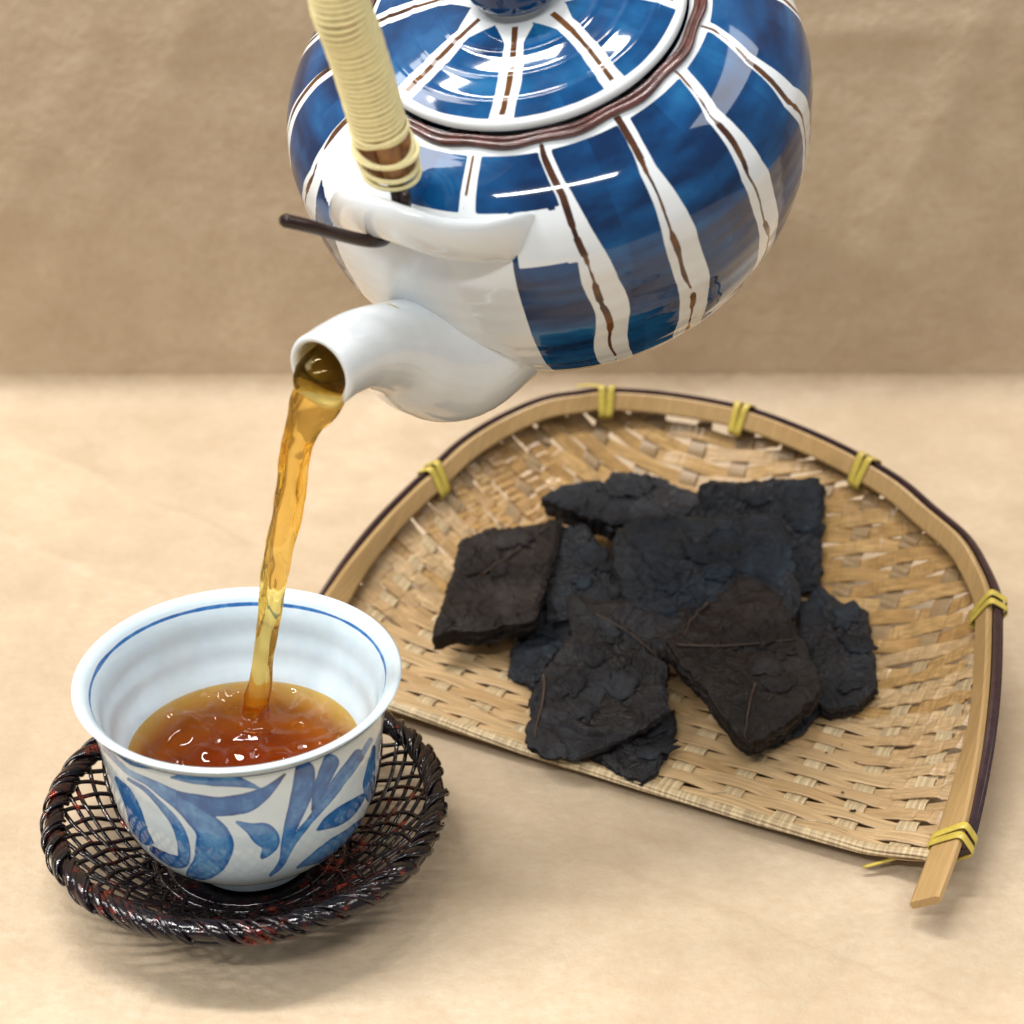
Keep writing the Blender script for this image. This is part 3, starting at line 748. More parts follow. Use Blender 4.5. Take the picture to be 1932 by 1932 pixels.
def stream():
    # rows of (photo x, photo y, half width across) and depth of the fall
    rows = [(604, 742, 50), (588, 772, 46), (574, 800, 34), (562, 832, 28), (556, 858, 26.5), (548, 905, 27), (541, 951, 27), (530, 1014, 25), (524, 1060, 23.5), (518, 1103, 23.5), (505, 1184, 20.5), (495, 1240, 20), (489, 1290, 21), (484, 1335, 24)]
    mouth_c = sp_path[-1]; t = sp_path[-1] - sp_path[-4]; t /= np.linalg.norm(t)
    dn = np.array([0, 0, -1.0]); dn = dn - (dn @ t) * t; dn /= np.linalg.norm(dn)
    path, ra = [], []
    for back, off, w, th in [(3.0, .10, .70, .63), (2.0, .09, .71, .65), (1.0, .08, .72, .65), (.35, .09, .72, .63), (-.05, .18, .72, .54)]:
        path.append(mouth_c - t * back + dn * off); ra.append((w, th))
    p_end = path[-1]
    ys = np.interp(np.arange(len(rows)), [0, 3, len(rows) - 1], [p_end[1] - .15, p_end[1] - .30, HIT[1]])
    for (px, py, hw), y in zip(rows, ys):
        p = at_y(px, py, y); dist = (p - CAM) @ FW
        w = hw / 966 * HALF * dist
        if p[2] < TZ + .55: continue
        path.append(p); ra.append((w, min(w * .8, .5)))
    w0, t0_ = ra[-1]
    for dz, f in ((.42, 1.0), (.24, 1.02), (.12, 1.06), (.04, 1.12), (-.04, 1.2)):
        path.append(np.array([HIT[0] + .05 * dz, HIT[1], TZ + dz + .02])); ra.append((w0 * f, t0_ * f))
    path = np.array(path); ra = np.array(ra)
    n = 150
    u = np.concatenate([[0], np.cumsum(np.linalg.norm(np.diff(path, axis=0), axis=1))]); uu = np.linspace(0, u[-1], n)
    pc = catmull(path, 400); rc = catmull(ra, 400)
    uc = np.concatenate([[0], np.cumsum(np.linalg.norm(np.diff(pc, axis=0), axis=1))]); uu = np.linspace(0, uc[-1], n)
    pc = np.stack([np.interp(uu, uc, pc[:, i]) for i in range(3)], -1); rc = np.stack([np.interp(uu, uc, rc[:, i]) for i in range(2)], -1)
    seg = 40
    V, F = sweep_data(pc, rc, seg=seg, cap=False, ax=np.tile([1.0, 0, 0], (n, 1)) + np.array(bitan) * 0)
    G = V[:n * seg].reshape(n, seg, 3)
    rel = G - pc[:, None]
    ang = np.linspace(0, 2 * math.pi, seg, endpoint=False)[None, :]
    fall = smooth(3.4, 5.5, uu)[:, None]
    prm = np.stack([np.cos(ang) * 1.1 + 0 * uu[:, None], np.sin(ang) * 1.1 + 0 * uu[:, None], uu[:, None] * .55 + 0 * ang], -1)
    a = 1 + fall * (.16 * (ridged(prm * [2.4, 2.4, 1.3], 2, 125) - .6) + .55 * (fbm(prm, 3, 120) - .5) + .10 * np.sin(ang * 3 + uu[:, None] * 1.1))
    # a flat open surface inside the bore
    G = pc[:, None] + rel * a[..., None]
    V[:n * seg] = G.reshape(-1, 3)
    o = link('tea_stream', V, F, M_STREAM)
    tag(o, 'clear amber stream of tea falling from the spout into the cup', 'tea')
stream()

SCEN = np.array([-7.62, 43.55, 0.0])
def saucer():
    root = thing('coaster', 'round black lacquered openwork bamboo coaster with twisted rim under the cup', 'coaster', SCEN)
    def prof(r):
        return .32 + 1.72 * smooth(2.5, 5.9, r)
    # flat centre: tightly woven disc
    n = 96; ph = np.arange(n) * 2 * math.pi / n
    pr = np.array([(.02, .40), (2.2, .40), (2.45, .42), (2.55, .36), (2.5, .28), (2.2, .22), (.02, .22)])
    R_, P_ = np.meshgrid(pr[:, 0], ph, indexing='ij'); Z_, _ = np.meshgrid(pr[:, 1], ph, indexing='ij')
    link('base_disc', np.stack([SCEN[0] + R_ * np.cos(P_), SCEN[1] + R_ * np.sin(P_), Z_], -1).reshape(-1, 3), grid_faces(7, n, cv=True)[:, ::-1].copy(), M_LACQ, root)
    def circ(name, r, z, rad, seg=10, m=140):
        a = np.arange(m) * 2 * math.pi / m
        return sweep(name, np.stack([SCEN[0] + r * np.cos(a), SCEN[1] + r * np.sin(a), z + 0 * a], -1), rad, M_LACQ, root, closed=True, seg=seg)
    circ('foot_ring', 3.0, .14, .14)
    circ('foot_ring', 2.75, .36, .10)
    ns = 50
    for fam in (1, -1):
        for i in range(ns):
            p0 = i * 2 * math.pi / ns + (.02 if fam > 0 else 0.05) + rng.normal(0, .012)
            t = np.linspace(0, 1, 26); r = 2.0 + 3.42 * t
            a = p0 + fam * (.78 * t + .05 * t * t + rng.normal(0, .015) * t)
            k = np.arange(26)
            z = prof(r) + .055 * fam * np.sin(t * 19 + i * math.pi) + rng.normal(0, .012)
            path = np.stack([SCEN[0] + r * np.cos(a), SCEN[1] + r * np.sin(a), z], -1)
            sweep('strand', path, np.tile((.074 + .016 * rng.random(), .052), (26, 1)), M_LACQ, root, seg=6, ax=np.tile([0, 0, 1.0], (26, 1))[:, [0, 1, 2]] * 0 + np.stack([-np.sin(a), np.cos(a), 0 * a], -1))
    # twisted rim: a core ring and slanting wraps
    RR, RZ, RT_ = 5.46, 2.06, .22
    circ('rim_core', RR, RZ - .02, .235, 14, 200)
    circ('rim_core', RR + .07, RZ - .27, .12, 10, 160)
    nw = 92
    th = np.linspace(-.45 * math.pi, 1.25 * math.pi, 22)
    base = None
    for i in range(nw):
        p0 = i * 2 * math.pi / nw + rng.normal(0, .008)
        adv = (.34 + .05 * rng.normal()) * (th - th[0]) / (th[-1] - th[0])
        jr = rng.normal(0, .02)
        rr = RR - (RT_ + .05 + jr) * np.cos(th) * 1.12; zz = RZ - .02 + (RT_ + .04 + jr) * np.sin(th) * 1.05
        a = p0 + adv
        path = np.stack([SCEN[0] + rr * np.cos(a), SCEN[1] + rr * np.sin(a), zz], -1)
        nrm = np.stack([-np.cos(th) * np.cos(a), -np.cos(th) * np.sin(a), np.sin(th)], -1)
        taper = np.sin(np.linspace(.25, math.pi - .25, 22)) ** .5
        sweep('rim_wrap', path, np.stack([0.060 * taper, .125 * taper * (1 + .30 * rng.normal())], -1), M_LACQ, root, seg=8, ax=nrm)
saucer()

# ================================================================ BASKET
BU, BV = np.array([.894, -.448]), np.array([.448, .894])
def uv2xy(u, v): return u * BU[0] + v * BV[0], u * BU[1] + v * BV[1]
rim_uvz = np.array([(-7.55, 41.4, 1.0), (-7.58, 43.3, 1.4), (-7.68, 44.9, 1.8), (-7.98, 47.3, 2.5), (-8.4, 49.5, 3.1), (-9.0, 51.8, 3.7), (-9.4, 53.1, 4.0), (-10.1, 54.2, 4.3), (-11.0, 55.2, 4.6), (-12.4, 56.2, 4.8), (-13.9, 57.1, 5.1),
                    (-16.0, 58.0, 5.3), (-18.2, 58.8, 5.35), (-20.4, 59.3, 5.35), (-23.2, 59.2, 5.3), (-25.4, 58.5, 5.3), (-26.3, 57.9, 5.25), (-27.4, 57.1, 5.1), (-28.5, 55.7, 4.7), (-29.2, 54.1, 4.3), (-29.6, 52.5, 3.8), (-29.8, 51.7, 3.6), (-30.1, 49.8, 3.1), (-30.2, 47.9, 2.6), (-30.1, 46.2, 2.2), (-29.9, 43.5, 1.5), (-29.7, 41.6, 1.0)])
rim = catmull(rim_uvz, 320)
rt = np.gradient(rim[:, :2], axis=0); rt /= np.linalg.norm(rt, axis=1)[:, None]
rout = np.stack([rt[:, 1], -rt[:, 0]], -1)             # outward in u,v
FLOOR = 0.42
basket = thing('bamboo_tray', 'dustpan shaped woven bamboo tray with dark rim and yellow bindings, holding black tea cakes', 'basket', (*uv2xy(-19, 50), 0))
def to3(u, v, z):
    x, y = uv2xy(u, v); return np.stack([x, y, z], -1)
def surf(u, v):
    u = np.asarray(u, float); v = np.asarray(v, float)
    d2 = (u[..., None] - rim[:, 0]) ** 2 + (v[..., None] - rim[:, 1]) ** 2
    i = d2.argmin(-1); d = np.sqrt(d2.min(-1)); zr = rim[i, 2]
    k = np.clip(1 - d / (1.9 + 0.60 * zr), 0, 1)
    z = FLOOR + np.maximum(zr - .62 - FLOOR, 0) * k ** 1.5
    return to3(u, v, z)
def surf_n(u, v):
    e = .05
    a = surf(u + e, v) - surf(u - e, v); b = surf(u, v + e) - surf(u, v - e)
    n = np.cross(a, b); return n / np.linalg.norm(n, axis=-1)[..., None]

def ribbon(name, P, N, wid, thick, mat, tan=None):
    """flat strip with rectangular section"""
    n = len(P); T = np.gradient(P, axis=0); T /= np.linalg.norm(T, axis=1)[:, None]
    B = np.cross(N, T); B /= np.linalg.norm(B, axis=1)[:, None]
    N2 = np.cross(T, B)
    wid = np.broadcast_to(np.asarray(wid, float), (n,))[:, None] / 2; th = thick / 2
    sec = [(-1, .55), (-.86, 1), (.86, 1), (1, .55), (1, -.6), (.8, -1), (-.8, -1), (-1, -.6)]
    V = np.stack([P + B * wid * a + N2 * th * b for a, b in sec], 1)
    F = grid_faces(n, 8, cv=True).tolist() + [[7, 6, 5, 4, 3, 2, 1, 0]] + [[(n - 1) * 8 + k for k in range(8)]]
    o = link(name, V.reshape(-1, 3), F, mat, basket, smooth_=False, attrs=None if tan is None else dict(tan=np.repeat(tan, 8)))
    return o

warps = np.arange(-28.85, -8.6, 1.77)
def rim_range_u(v):
    s = np.sign(rim[:, 1] - v); c = np.nonzero(s[1:] * s[:-1] < 0)[0]
    us = sorted(rim[i, 0] + (v - rim[i, 1]) / (rim[i + 1, 1] - rim[i, 1]) * (rim[i + 1, 0] - rim[i, 0]) for i in c)
    return (us[0], us[-1]) if len(us) >= 2 else None
def rim_top_v(u):
    s = np.sign(rim[:, 0] - u); c = np.nonzero(s[1:] * s[:-1] < 0)[0]
    vs = [rim[i, 1] + (u - rim[i, 0]) / (rim[i + 1, 0] - rim[i, 0]) * (rim[i + 1, 1] - rim[i, 1]) for i in c]
    return max(vs) if vs else None
_v = np.linspace(43.7, 59.2, 600); _p = surf(np.full(600, -19.5), _v)
_s = np.concatenate([[0], np.cumsum(np.linalg.norm(np.diff(_p, axis=0), axis=1))])
_q = [0.03]
while _q[-1] < _s[-1]: _q.append(_q[-1] + .475 + .075 * smooth(12.2, 14, _q[-1]))
wefts = np.interp(np.array(_q[:-1]), _s, _v)      # equally spaced along the curving floor
def weave():
    amp = .062
    for j, v0 in enumerate(wefts):
        rg = rim_range_u(v0)
        if rg is None or rg[1] - rg[0] < 2: continue
        u = np.linspace(rg[0] + .05, rg[1] - .05, max(40, int((rg[1] - rg[0]) * 8)))
        wav = .028 * np.sin(u * .9 + j * 1.7) + .02 * np.sin(u * 2.1 + j * 2.9)
        # strips crowd together over the warps, spread between them
        v = v0 + wav + .03 * ((-1) ** j) * np.cos((u - warps[0]) / 1.77 * math.pi)
        P, N = surf(u, v), surf_n(u, v)
        ph = (u - warps[0]) / 1.77 * math.pi
        w = np.cos(ph + j * math.pi); w = np.sign(w) * np.abs(w) ** .85
        P = P + N * (amp * w)[:, None]
        wd = (.485 + .055 * rng.random()) * (1 - .10 * np.sin(u * .7 + j))
        back = v0 > 51.2 + 1.3 * rng.normal()
        ribbon('weft_strip', P, N, wd, .06, M_WEFTB if back else M_WEFT)
    for i, u0 in enumerate(warps):
        vt = rim_top_v(u0)
        if vt is None: continue
        v = np.linspace(43.45, vt - .05, int((vt - 43.4) * 9))
        u = u0 + .05 * np.sin(v * .4 + i)
        P, N = surf(u, v), surf_n(u, v)
        w = -np.cos(np.interp(v, wefts, np.arange(len(wefts))) * math.pi + i * math.pi)
        P = P + N * (amp * .85 * w)[:, None]
        # uprights brown toward the back: rear wall shade painted into their colour
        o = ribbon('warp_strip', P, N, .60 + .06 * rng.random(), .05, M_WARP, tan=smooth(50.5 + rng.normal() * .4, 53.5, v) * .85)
weave()

def rim_parts():
    tilt = np.radians(30 + 24 * smooth(50, 42.5, rim[:, 1])); ts, tc_ = np.sin(tilt), np.cos(tilt)
    hx = rout * ts[:, None]; hd = np.stack([hx[:, 0], hx[:, 1], tc_], -1)     # up the strip (u,v,z)
    od = np.stack([rout[:, 0] * tc_, rout[:, 1] * tc_, -ts], -1)  # through the strip
    hsc = 0.74 + .30 * smooth(50, 43, rim[:, 1])
    def strip_(name, off_o, off_h, half_h, half_t, mat, i0=0, i1=320, wob=0.0):
        c = rim + od * off_o + hd * off_h
        if wob: c[:, 2] += wob * np.sin(np.arange(320) * .11)
        c = c[i0:i1]; h_, o_ = hd[i0:i1], od[i0:i1]; n = len(c)
        sec = [(-1, -.7), (-.8, -1), (.8, -1), (1, -.6), (1, .6), (.8, 1), (-.8, 1), (-1, .7)]
        V = np.stack([c + h_ * (half_h * hsc[i0:i1, None]) * a + o_ * half_t * b for a, b in sec], 1).reshape(-1, 3)
        V = to3(V[:, 0], V[:, 1], V[:, 2])
        F = grid_faces(n, 8, cv=True).tolist() + [[7, 6, 5, 4, 3, 2, 1, 0]] + [[(n - 1) * 8 + k for k in range(8)]]
        return link(name, V, F, mat, basket, smooth_=False)
    strip_('inner_rim', -.17, -.37, .46, .115, M_RIMB)
    strip_('outer_rim', .20, -.24, .42, .10, M_RIMD, 14, 308)
    strip_('outer_rim', .02, .09, .09, .12, M_RIMD, 14, 308)
    # yellow bindings
    for px, py in [(1773, 1568), (1856, 1140), (1638, 868), (1400, 780), (1145, 748), (812, 892)]:
        c3 = to3(rim[:, 0], rim[:, 1], rim[:, 2]); pj = project(c3)
        i = int(np.hypot(pj[:, 0] - px, pj[:, 1] - py).argmin())
        i = min(max(i, 4), 314)
        for s in (-1, 1):
            k = np.linspace(0, 2 * math.pi, 30, endpoint=False)
            cx = np.clip(np.abs(np.cos(k)), 0, 1) ** .35 * np.sign(np.cos(k)); sx = np.abs(np.sin(k)) ** .35 * np.sign(np.sin(k))
            tng = np.array([rt[i, 0], rt[i, 1], (rim[i + 1, 2] - rim[i - 1, 2]) / np.linalg.norm(rim[i + 1, :2] - rim[i - 1, :2])])
            tng /= np.linalg.norm(tng)
            p = rim[i] + tng * (s * .15 + .05 * s * np.sin(k))[:, None] + od[i] * (.02 + .36 * cx)[:, None] + hd[i] * (-.38 + .60 * sx)[:, None]
            p = to3(p[:, 0], p[:, 1], p[:, 2])
            tw = to3(tng[0], tng[1], tng[2])
            v, f = sweep_data(p, np.tile((.138, .032), (30, 1)), seg=8, closed=True, ax=np.tile(tw, (30, 1)))
            link('binding', v, f, M_TIE, basket)
        if (px, py) == (1145, 748):
            p0 = to3(*(rim[i] + np.array([0, 0, .12]))); p1_ = at_y(1088, 728, p0[1] + .3)
            sweep('binding_end', catmull([p0, (p0 + p1_) / 2 + [0, 0, .1], p1_], 12), np.tile((.10, .03), (12, 1)), M_TIE, basket, seg=6)
    sweep('binding_end', catmull([at_z(1725, 1608, .5), at_z(1680, 1622, .35), at_z(1628, 1636, .25)], 14), np.tile((.07, .03), (14, 1)), M_TIE, basket, seg=6)
    # front edge: a bundle of thin splints twisted together
    for q in range(6):
        u = np.linspace(-29.6, -8.35, 90); ph = u * .32 + q * 1.05
        v = 43.47 - .10 * np.sin((u + 29.6) / 21.3 * math.pi) + .12 * np.cos(ph)
        z = .50 + .10 * np.sin(ph) + .85 * smooth(-10.5, -8.0, u) * .5 + .5 * smooth(-27.5, -30, u) - .12 * smooth(-26, -20, u) * smooth(-8, -14, u)
        P = to3(u, v, z)
        sweep('edge_splint', P, np.tile((.105, .05), (90, 1)), M_WARP, basket, seg=8)
rim_parts()
def fibres():
    for (a_, b_, c_) in [((2080 / 1.4172, 1925 / 1.4172), (1730, 1370), (1712, 1400)), ((1500, 1545), (1560, 1552), (1600, 1568)), ((1290, 1480), (1340, 1496), (1372, 1492)), ((830, 1310), (880, 1322), (930, 1345)), ((1640, 1250), (1690, 1243), (1735, 1252))]:
        p = [at_z(q[0], q[1], FLOOR + .12 + .08 * i_) for i_, q in enumerate((b_, c_))] if a_[0] < 1480 else [at_z(q[0], q[1], FLOOR + .12 + .05 * i_) for i_, q in enumerate((a_, b_, c_))]
        sweep('loose_fibre', catmull(np.array(p), 12), .018, M_WARP, basket, seg=5)
fibres()

# ================================================================ TEA CAKES
def cake_thing(poly, z3, thick, label, seed, warmth, droop=0.0, layers=7, veins=(), flakes=3, name='tea_cake', cat='tea cake', wr=1.0):
    """poly: outline of the upper face in photo pixels; z3: three (px, py, z) that fix its plane"""
    a, b, c = [at_z(*q) for q in z3]
    nrm = np.cross(b - a, c - a); nrm /= np.linalg.norm(nrm)
    if nrm @ (CAM - a) < 0: nrm = -nrm
    def hit(px, py):
        d = ray(px, py); return CAM + d * (((a - CAM) @ nrm) / (d @ nrm))
    pts = np.array([hit(*q) for q in poly]); cen = pts.mean(0)
    ex = pts[0] - cen; ex /= np.linalg.norm(ex); ey = np.cross(nrm, ex)
    q2 = np.stack([(pts - cen) @ ex, (pts - cen) @ ey], -1)
    NA, NR = 300, 84
    ang = np.arange(NA) * 2 * math.pi / NA; dr = np.stack([np.cos(ang), np.sin(ang)], -1)
    rad = np.zeros(NA)
    for i in range(len(q2)):
        p, s = q2[i], q2[(i + 1) % len(q2)] - q2[i]
        den = dr[:, 0] * s[1] - dr[:, 1] * s[0]; den = np.where(np.abs(den) < 1e-9, 1e-9, den)
        t = (p[0] * s[1] - p[1] * s[0]) / den; w = (p[0] * dr[:, 1] - p[1] * dr[:, 0]) / den
        ok = (t > 0) & (w >= -1e-6) & (w <= 1 + 1e-6); rad = np.where(ok, np.maximum(rad, t), rad)
    rad[rad <= 0] = rad[rad > 0].mean()
    rs = (np.roll(rad, 1) + rad * 2 + np.roll(rad, -1)) / 4
    edge = np.stack([dr[:, 0] * rs, dr[:, 1] * rs, 0 * rs], -1)
    rs = rs * (1 + .06 * (fbm(edge * 1.6 + seed, 4, seed) - .5) + .07 * (ridged(edge * 3.1 + seed, 2, seed + 3) - .6))
    rows = []; r2s = np.random.default_rng(seed + 900)
    def place(x, y, h):
        return cen + x[..., None] * ex + y[..., None] * ey + h[..., None] * nrm
    k = np.linspace(0.001, 1, NR) ** .85
    K, A = np.meshgrid(k, np.arange(NA), indexing='ij')
    x = K * rs[A] * dr[A, 0]; y = K * rs[A] * dr[A, 1]
    p = np.stack([x, y, 0 * x + seed * 1.37], -1)
    warp = np.stack([fbm(p * .7 + 5, 3, seed + 11), fbm(p * .7 + 9, 3, seed + 12), 0 * x], -1) - [.5, .5, 0]
    pw = p + warp * 1.4
    f = fbm(pw * .75, 4, seed + 20)
    terr = np.floor(f * 9) / 9 + smooth(.55, 1, (f * 9) % 1) / 9
    an = r2s.random() * 3; ca, sa = math.cos(an), math.sin(an)
    pr_ = np.stack([pw[..., 0] * ca + pw[..., 1] * sa, -pw[..., 0] * sa + pw[..., 1] * ca, pw[..., 2]], -1)
    warp2 = np.stack([fbm(p * 2.6 + 5, 2, seed + 13), fbm(p * 2.6 + 9, 2, seed + 14), 0 * x], -1) - [.5, .5, 0]
    o1, n1 = cells(p * .75 + warp * 1.0 + warp2 * .30 + seed, seed + 100)         # overlapping leaves
    o2, n2 = cells(pr_ * [1.0, 1.8, 1] + warp2 * .8, seed + 110)                  # crumpled facets
    o3, n3 = cells(pr_ * [2.6, 4.4, 1] + warp2 * 1.2, seed + 120)
    leaf = n1[..., 0]
    aa = n1[..., 1] * 3.1; cl, sl = np.cos(aa), np.sin(aa)                        # every leaf creases along its own direction
    pl = np.stack([pw[..., 0] * cl + pw[..., 1] * sl, -pw[..., 0] * sl + pw[..., 1] * cl, pw[..., 2] + n1[..., 0] * 9], -1)
    a1 = seed * 1.9; c1, s1 = math.cos(a1), math.sin(a1)
    lx = x * c1 + y * s1 + .5 * warp[..., 0]; ly = -x * s1 + y * c1 + .9 * warp[..., 1] + .25 * math.sin(seed)
    fr = ((lx * 1.25 + np.abs(ly) * 1.1 + 10) % 1) - .5
    vein = .045 * np.exp(-(ly / .055) ** 2) + .028 * np.exp(-(fr / .07) ** 2) * smooth(2.2, .2, np.abs(ly))
    fold = 0
    for q in range(3):                                            # a few long papery folds
        a2 = r2s.random() * 3.1; o2_ = r2s.normal() * .7
        fd = -x * math.sin(a2) + y * math.cos(a2) - o2_ + .8 * warp[..., 0]
        fold = fold + (.16 * r2s.random() + .05) * (np.exp(-np.abs(fd) / .16) - .8 * np.exp(-np.abs(fd) / .7))
    hgt = wr * (.06 * (n1[..., 2] - .5) + .10 * ((n1[..., :2] - .5) * o1).sum(-1) + .05 * ((n2[..., :2] - .5) * o2).sum(-1) + vein + fold
                + .22 * (ridged(pr_ * [.55, 1.2, 1], 2, seed + 30) - .6) + .13 * (ridged(pl * [.7, 2.0, 1], 2, seed + 40) - .6) + .05 * (ridged(pl * [1.6, 5.0, 1], 2, seed + 45) - .6))
    hgt = hgt + .35 * wr * (fbm(p * .33, 2, seed + 50) - .5)
    big = hgt - droop * K ** 3
    rows.append(place(x, y, big - .10 * smooth(.90, 1, K)))
    # layered edge of pressed leaves
    NS = 16
    for s in range(1, NS + 1):
        t = s / NS; lay = np.floor(t * layers) / layers
        e = np.stack([dr[:, 0] * rs, dr[:, 1] * rs, 0 * rs + lay * 7.0 + seed], -1)
        jit = .20 * (vnoise(e * [1.5, 1.5, 3], seed + 60) - .45) + .10 * (vnoise(e * 4.5, seed + 61) - .5)
        groove = -.07 * (np.abs((t * layers) % 1 - .0) < .30)
        rr = rs * (1 - .05 * t) + jit * min(1, s / 3) + groove + .10 * math.sin(math.pi * t) * .5
        rows.append(place(rr * dr[:, 0], rr * dr[:, 1], big[-1] - .10 - thick * t + .06 * (vnoise(e * 2.2 + 3, seed + 62) - .5) * math.sin(math.pi * t))[None])
    bot = K[::-4][1:]
    for kk in np.linspace(.9, .01, 7):
        rr = rs * .95 * kk
        pb = np.stack([rr * dr[:, 0], rr * dr[:, 1], 0 * rr + seed], -1)
        rows.append(place(rr * dr[:, 0], rr * dr[:, 1], -thick - .10 - droop * kk ** 3 + .2 * (fbm(pb * .8, 3, seed + 70) - .5) + (big[-1] * kk * .5))[None])
    V = np.concatenate(rows, 0); nrow = V.shape[0]; V = V.reshape(-1, 3)
    low = max(0.0, 0.5 - V[:, 2].min())
    root = thing(name, label, cat, cen - nrm * thick * .5, 'black pressed tea cakes on the bamboo tray')
    def lk(nm, v, f_, m, sm=True):
        o = link(nm, v, f_, m, root, smooth_=sm); o['warmth'] = warmth; return o
    lf = np.concatenate([leaf.ravel(), .35 + .5 * vnoise(V[leaf.size:] * 2.2, seed + 77)])
    bo = lk('pressed_block', V, grid_faces(nrow, NA, cv=True), M_CAKE)
    at = bo.data.attributes.new('leaf', 'FLOAT', 'POINT'); at.data.foreach_set('value', lf.astype(np.float32))
    r2 = np.random.default_rng(seed)
    TH = place(x, y, big)
    def top_at(px, py):
        h = hit(px, py); d = TH - h; i = (d ** 2).sum(-1).argmin(); return TH.reshape(-1, 3)[i]
    # torn leaf scraps lying on the upper face
    for q in range(flakes):
        a0 = r2.random() * NA; k0 = .15 + .55 * r2.random(); c0 = (x[int(k0 * (NR - 1)), int(a0)], y[int(k0 * (NR - 1)), int(a0)])
        m = 18; th = np.arange(m) * 2 * math.pi / m
        rr = (.35 + .35 * r2.random()) * (1 + .35 * r2.standard_normal(m) * .6); el = .55 + .4 * r2.random(); rot = r2.random() * 6
        lx = rr * np.cos(th); ly = rr * np.sin(th) * el
        fx, fy = c0[0] + lx * math.cos(rot) - ly * math.sin(rot), c0[1] + lx * math.sin(rot) + ly * math.cos(rot)
        def ztop(X, Y):
            d = (x[None] - np.asarray(X)[:, None, None]) ** 2 + (y[None] - np.asarray(Y)[:, None, None]) ** 2
            return np.array([big.ravel()[dd.argmin()] for dd in d])
        rings = []
        for g in (0.02, .5, 1.0):
            X, Y = c0[0] + (fx - c0[0]) * g, c0[1] + (fy - c0[1]) * g
            inside = ztop(X, Y)
            rings.append(place(X, Y, inside + .045 + .05 * g * r2.random(m)))
        Vf = np.concatenate(rings + [rings[2] - nrm * .05, rings[0] - nrm * .06])
        lk('leaf_scrap', Vf, grid_faces(5, m, cv=True), M_CAKE)
    for vn in veins:
        pth = np.array([top_at(*q) for q in catmull(np.array(vn, float), 14)]) + nrm * .03
        pth[1:-1] = (pth[:-2] + pth[1:-1] * 2 + pth[2:]) / 4
        w_ = np.linspace(.045, .018, 14)
        v, f_ = sweep_data(pth, np.stack([w_ * 1.3, w_], -1), seg=6)
        o = link('leaf_vein', v, f_, M_VEIN, root)
    return root

cake_thing([(1040, 1105), (1085, 1118), (1078, 1200), (1010, 1292), (958, 1260), (972, 1180)], [(1060, 1110, 1.7), (960, 1255, .95), (1020, 1290, .9)], .45,
           'dark blue black tea cake lying flat in shade beneath the brown left one', 3, .0, flakes=1)
cake_thing([(1040, 990), (1100, 985), (1168, 1055), (1175, 1120), (1110, 1165), (1030, 1160), (1020, 1080)], [(1060, 990, 2.7), (1170, 1060, 2.6), (1040, 1150, 1.8)], .5,
           'bluish black tea cake half hidden between the brown left cake and the large middle one', 5, .05)
cake_thing([(1335, 905), (1440, 903), (1543, 898), (1558, 925), (1553, 1010), (1550, 1110), (1450, 1130), (1345, 1110), (1322, 1000), (1322, 925)], [(1330, 900, 4.7), (1550, 900, 4.7), (1550, 1110, 2.2)], .7,
           'black tea cake standing upright at the back right behind the large bluish one', 7, .1)
cake_thing([(1018, 940), (1060, 915), (1140, 905), (1155, 880), (1200, 890), (1245, 892), (1290, 915), (1322, 925), (1330, 975), (1250, 985), (1160, 985), (1080, 962)], [(1020, 940, 3.3), (1240, 890, 3.7), (1200, 985, 3.1)], .9,
           'wedge shaped black tea cake at the very back with its pointed tip to the left', 9, .25)
cake_thing([(870, 1020), (912, 1002), (985, 992), (1060, 977), (1052, 1030), (1030, 1100), (1010, 1168), (925, 1180), (845, 1178), (815, 1195), (835, 1130)], [(870, 1020, 2.75), (1060, 980, 2.9), (1010, 1165, 2.2)], .75,
           'thick brown black tea cake at the far left with a frayed layered front edge', 13, .85, layers=8, veins=[[(905, 1085), (960, 1050), (1030, 1000)]])
cake_thing([(1160, 1000), (1205, 968), (1330, 970), (1475, 963), (1488, 1010), (1510, 1145), (1480, 1185), (1330, 1170), (1240, 1165), (1185, 1125), (1160, 1050)], [(1210, 968, 4.3), (1475, 963, 4.3), (1500, 1150, 2.6)], .5,
           'largest bluish black tea cake leaning in the middle of the heap', 17, .0, wr=1.1, flakes=4)
cake_thing([(1505, 1140), (1545, 1106), (1590, 1132), (1640, 1150), (1645, 1200), (1658, 1290), (1620, 1322), (1560, 1335), (1510, 1290)], [(1545, 1110, 2.3), (1640, 1150, 2.1), (1600, 1330, 1.25)], .6,
           'dark tea cake at the far right with a crumpled rounded corner', 19, .25)
cake_thing([(1110, 1418), (1190, 1380), (1272, 1335), (1276, 1375), (1242, 1440), (1238, 1455), (1212, 1472), (1165, 1452)], [(1110, 1418, .75), (1272, 1340, .95), (1212, 1470, .7)], .22,
           'small torn corner of tea leaf sticking out in front, nearest the tray edge', 23, .35, flakes=2)
cake_thing([(1070, 1122), (1150, 1128), (1230, 1135), (1312, 1142), (1300, 1190), (1255, 1230), (1258, 1300), (1262, 1340), (1215, 1372), (1110, 1412), (1040, 1422), (990, 1398), (1003, 1300), (1035, 1245), (1078, 1190)], [(1075, 1125, 2.7), (1310, 1145, 2.7), (1040, 1420, 1.15)], .35,
           'crumpled tea cake at the front left with a long brown midrib', 29, .45, wr=1.25, veins=[[(1120, 1160), (1175, 1185), (1240, 1225)], [(1030, 1270), (1018, 1340), (1008, 1390)]], flakes=5)
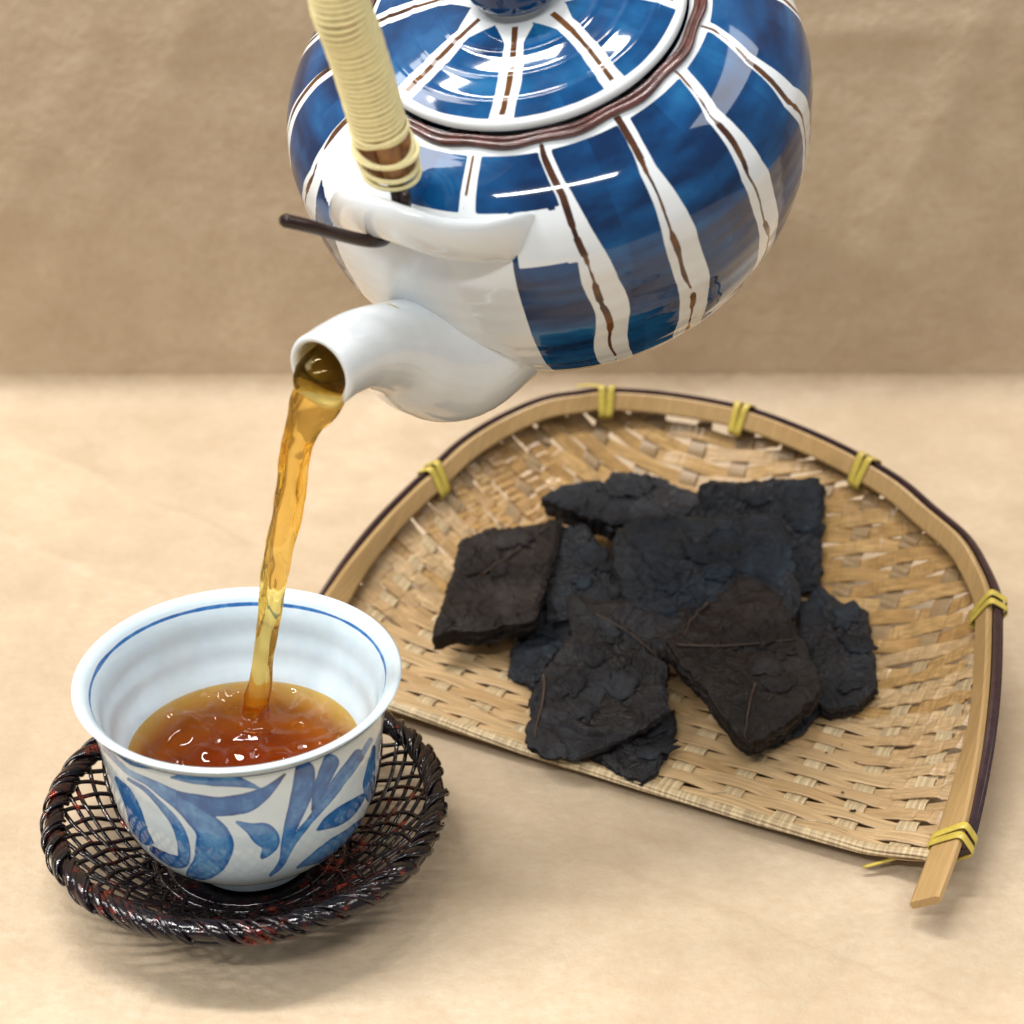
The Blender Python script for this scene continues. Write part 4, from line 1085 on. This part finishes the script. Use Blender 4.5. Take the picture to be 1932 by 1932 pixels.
cake_thing([(1440, 1402), (1500, 1362), (1556, 1312), (1552, 1338), (1515, 1372), (1470, 1398)], [(1440, 1402, .9), (1556, 1312, 1.0), (1470, 1398, .85)], .12,
           'thin blue black leaf sheet peeking out beneath the diamond shaped cake', 31, .0, flakes=0)
cake_thing([(1395, 1078), (1432, 1088), (1472, 1122), (1510, 1195), (1548, 1272), (1552, 1300), (1485, 1352), (1412, 1396), (1375, 1350), (1300, 1262), (1258, 1205), (1300, 1160), (1345, 1125)], [(1395, 1080, 3.15), (1548, 1275, 2.5), (1412, 1396, 2.05)], .8,
           'diamond shaped brown black tea cake lying on top at the front with thin pale veins', 37, .75, layers=9, veins=[[(1275, 1218), (1380, 1218), (1500, 1208)], [(1425, 1290), (1412, 1340), (1405, 1392)], [(1330, 1130), (1310, 1165), (1290, 1200)]], flakes=5)

def crumbs():
    spots = [(1010, 1255, 3.2), (985, 1290, 4), (1005, 1302, 8), (1042, 1308, 4), (870, 1270, 3), (960, 1282, 3), (1035, 1250, 3), (1630, 1655 - 30, 0), (1588, 1405, 3), (1560, 1420, 3), (1615, 1438, 3.5), (1660, 1432, 3), (1610, 1530, 6), (1700, 1320, 3), (1745, 1405, 3), (1590, 1495, 4), (1780, 1285, 3), (1545, 1480, 3)]
    for q, (px, py, s) in enumerate(spots):
        if s == 0: continue
        p = at_z(px, py, FLOOR + .13); r = s / 966 * HALF * 57 * .9
        th = np.arange(8) * math.pi / 4; r2 = np.random.default_rng(q)
        V = np.concatenate([[p + [0, 0, r * .6]], np.stack([p[0] + r * (1 + .4 * r2.standard_normal(8)) * np.cos(th), p[1] + r * .7 * (1 + .4 * r2.standard_normal(8)) * np.sin(th), p[2] + r * .2 * r2.random(8)], -1), [p - [0, 0, r * .3]]])
        F = [[0, 1 + i, 1 + (i + 1) % 8] for i in range(8)] + [[9, 1 + (i + 1) % 8, 1 + i] for i in range(8)]
        o = link('tea_crumb', V, F, M_CAKE, None, smooth_=False); o['warmth'] = .6
        tag(o, 'tiny black crumb of tea lying on the pale bamboo weave', 'crumb', 'tea crumbs on the tray')
crumbs()
for o in list(bpy.data.objects):
    if 'org' in o: del o['org']
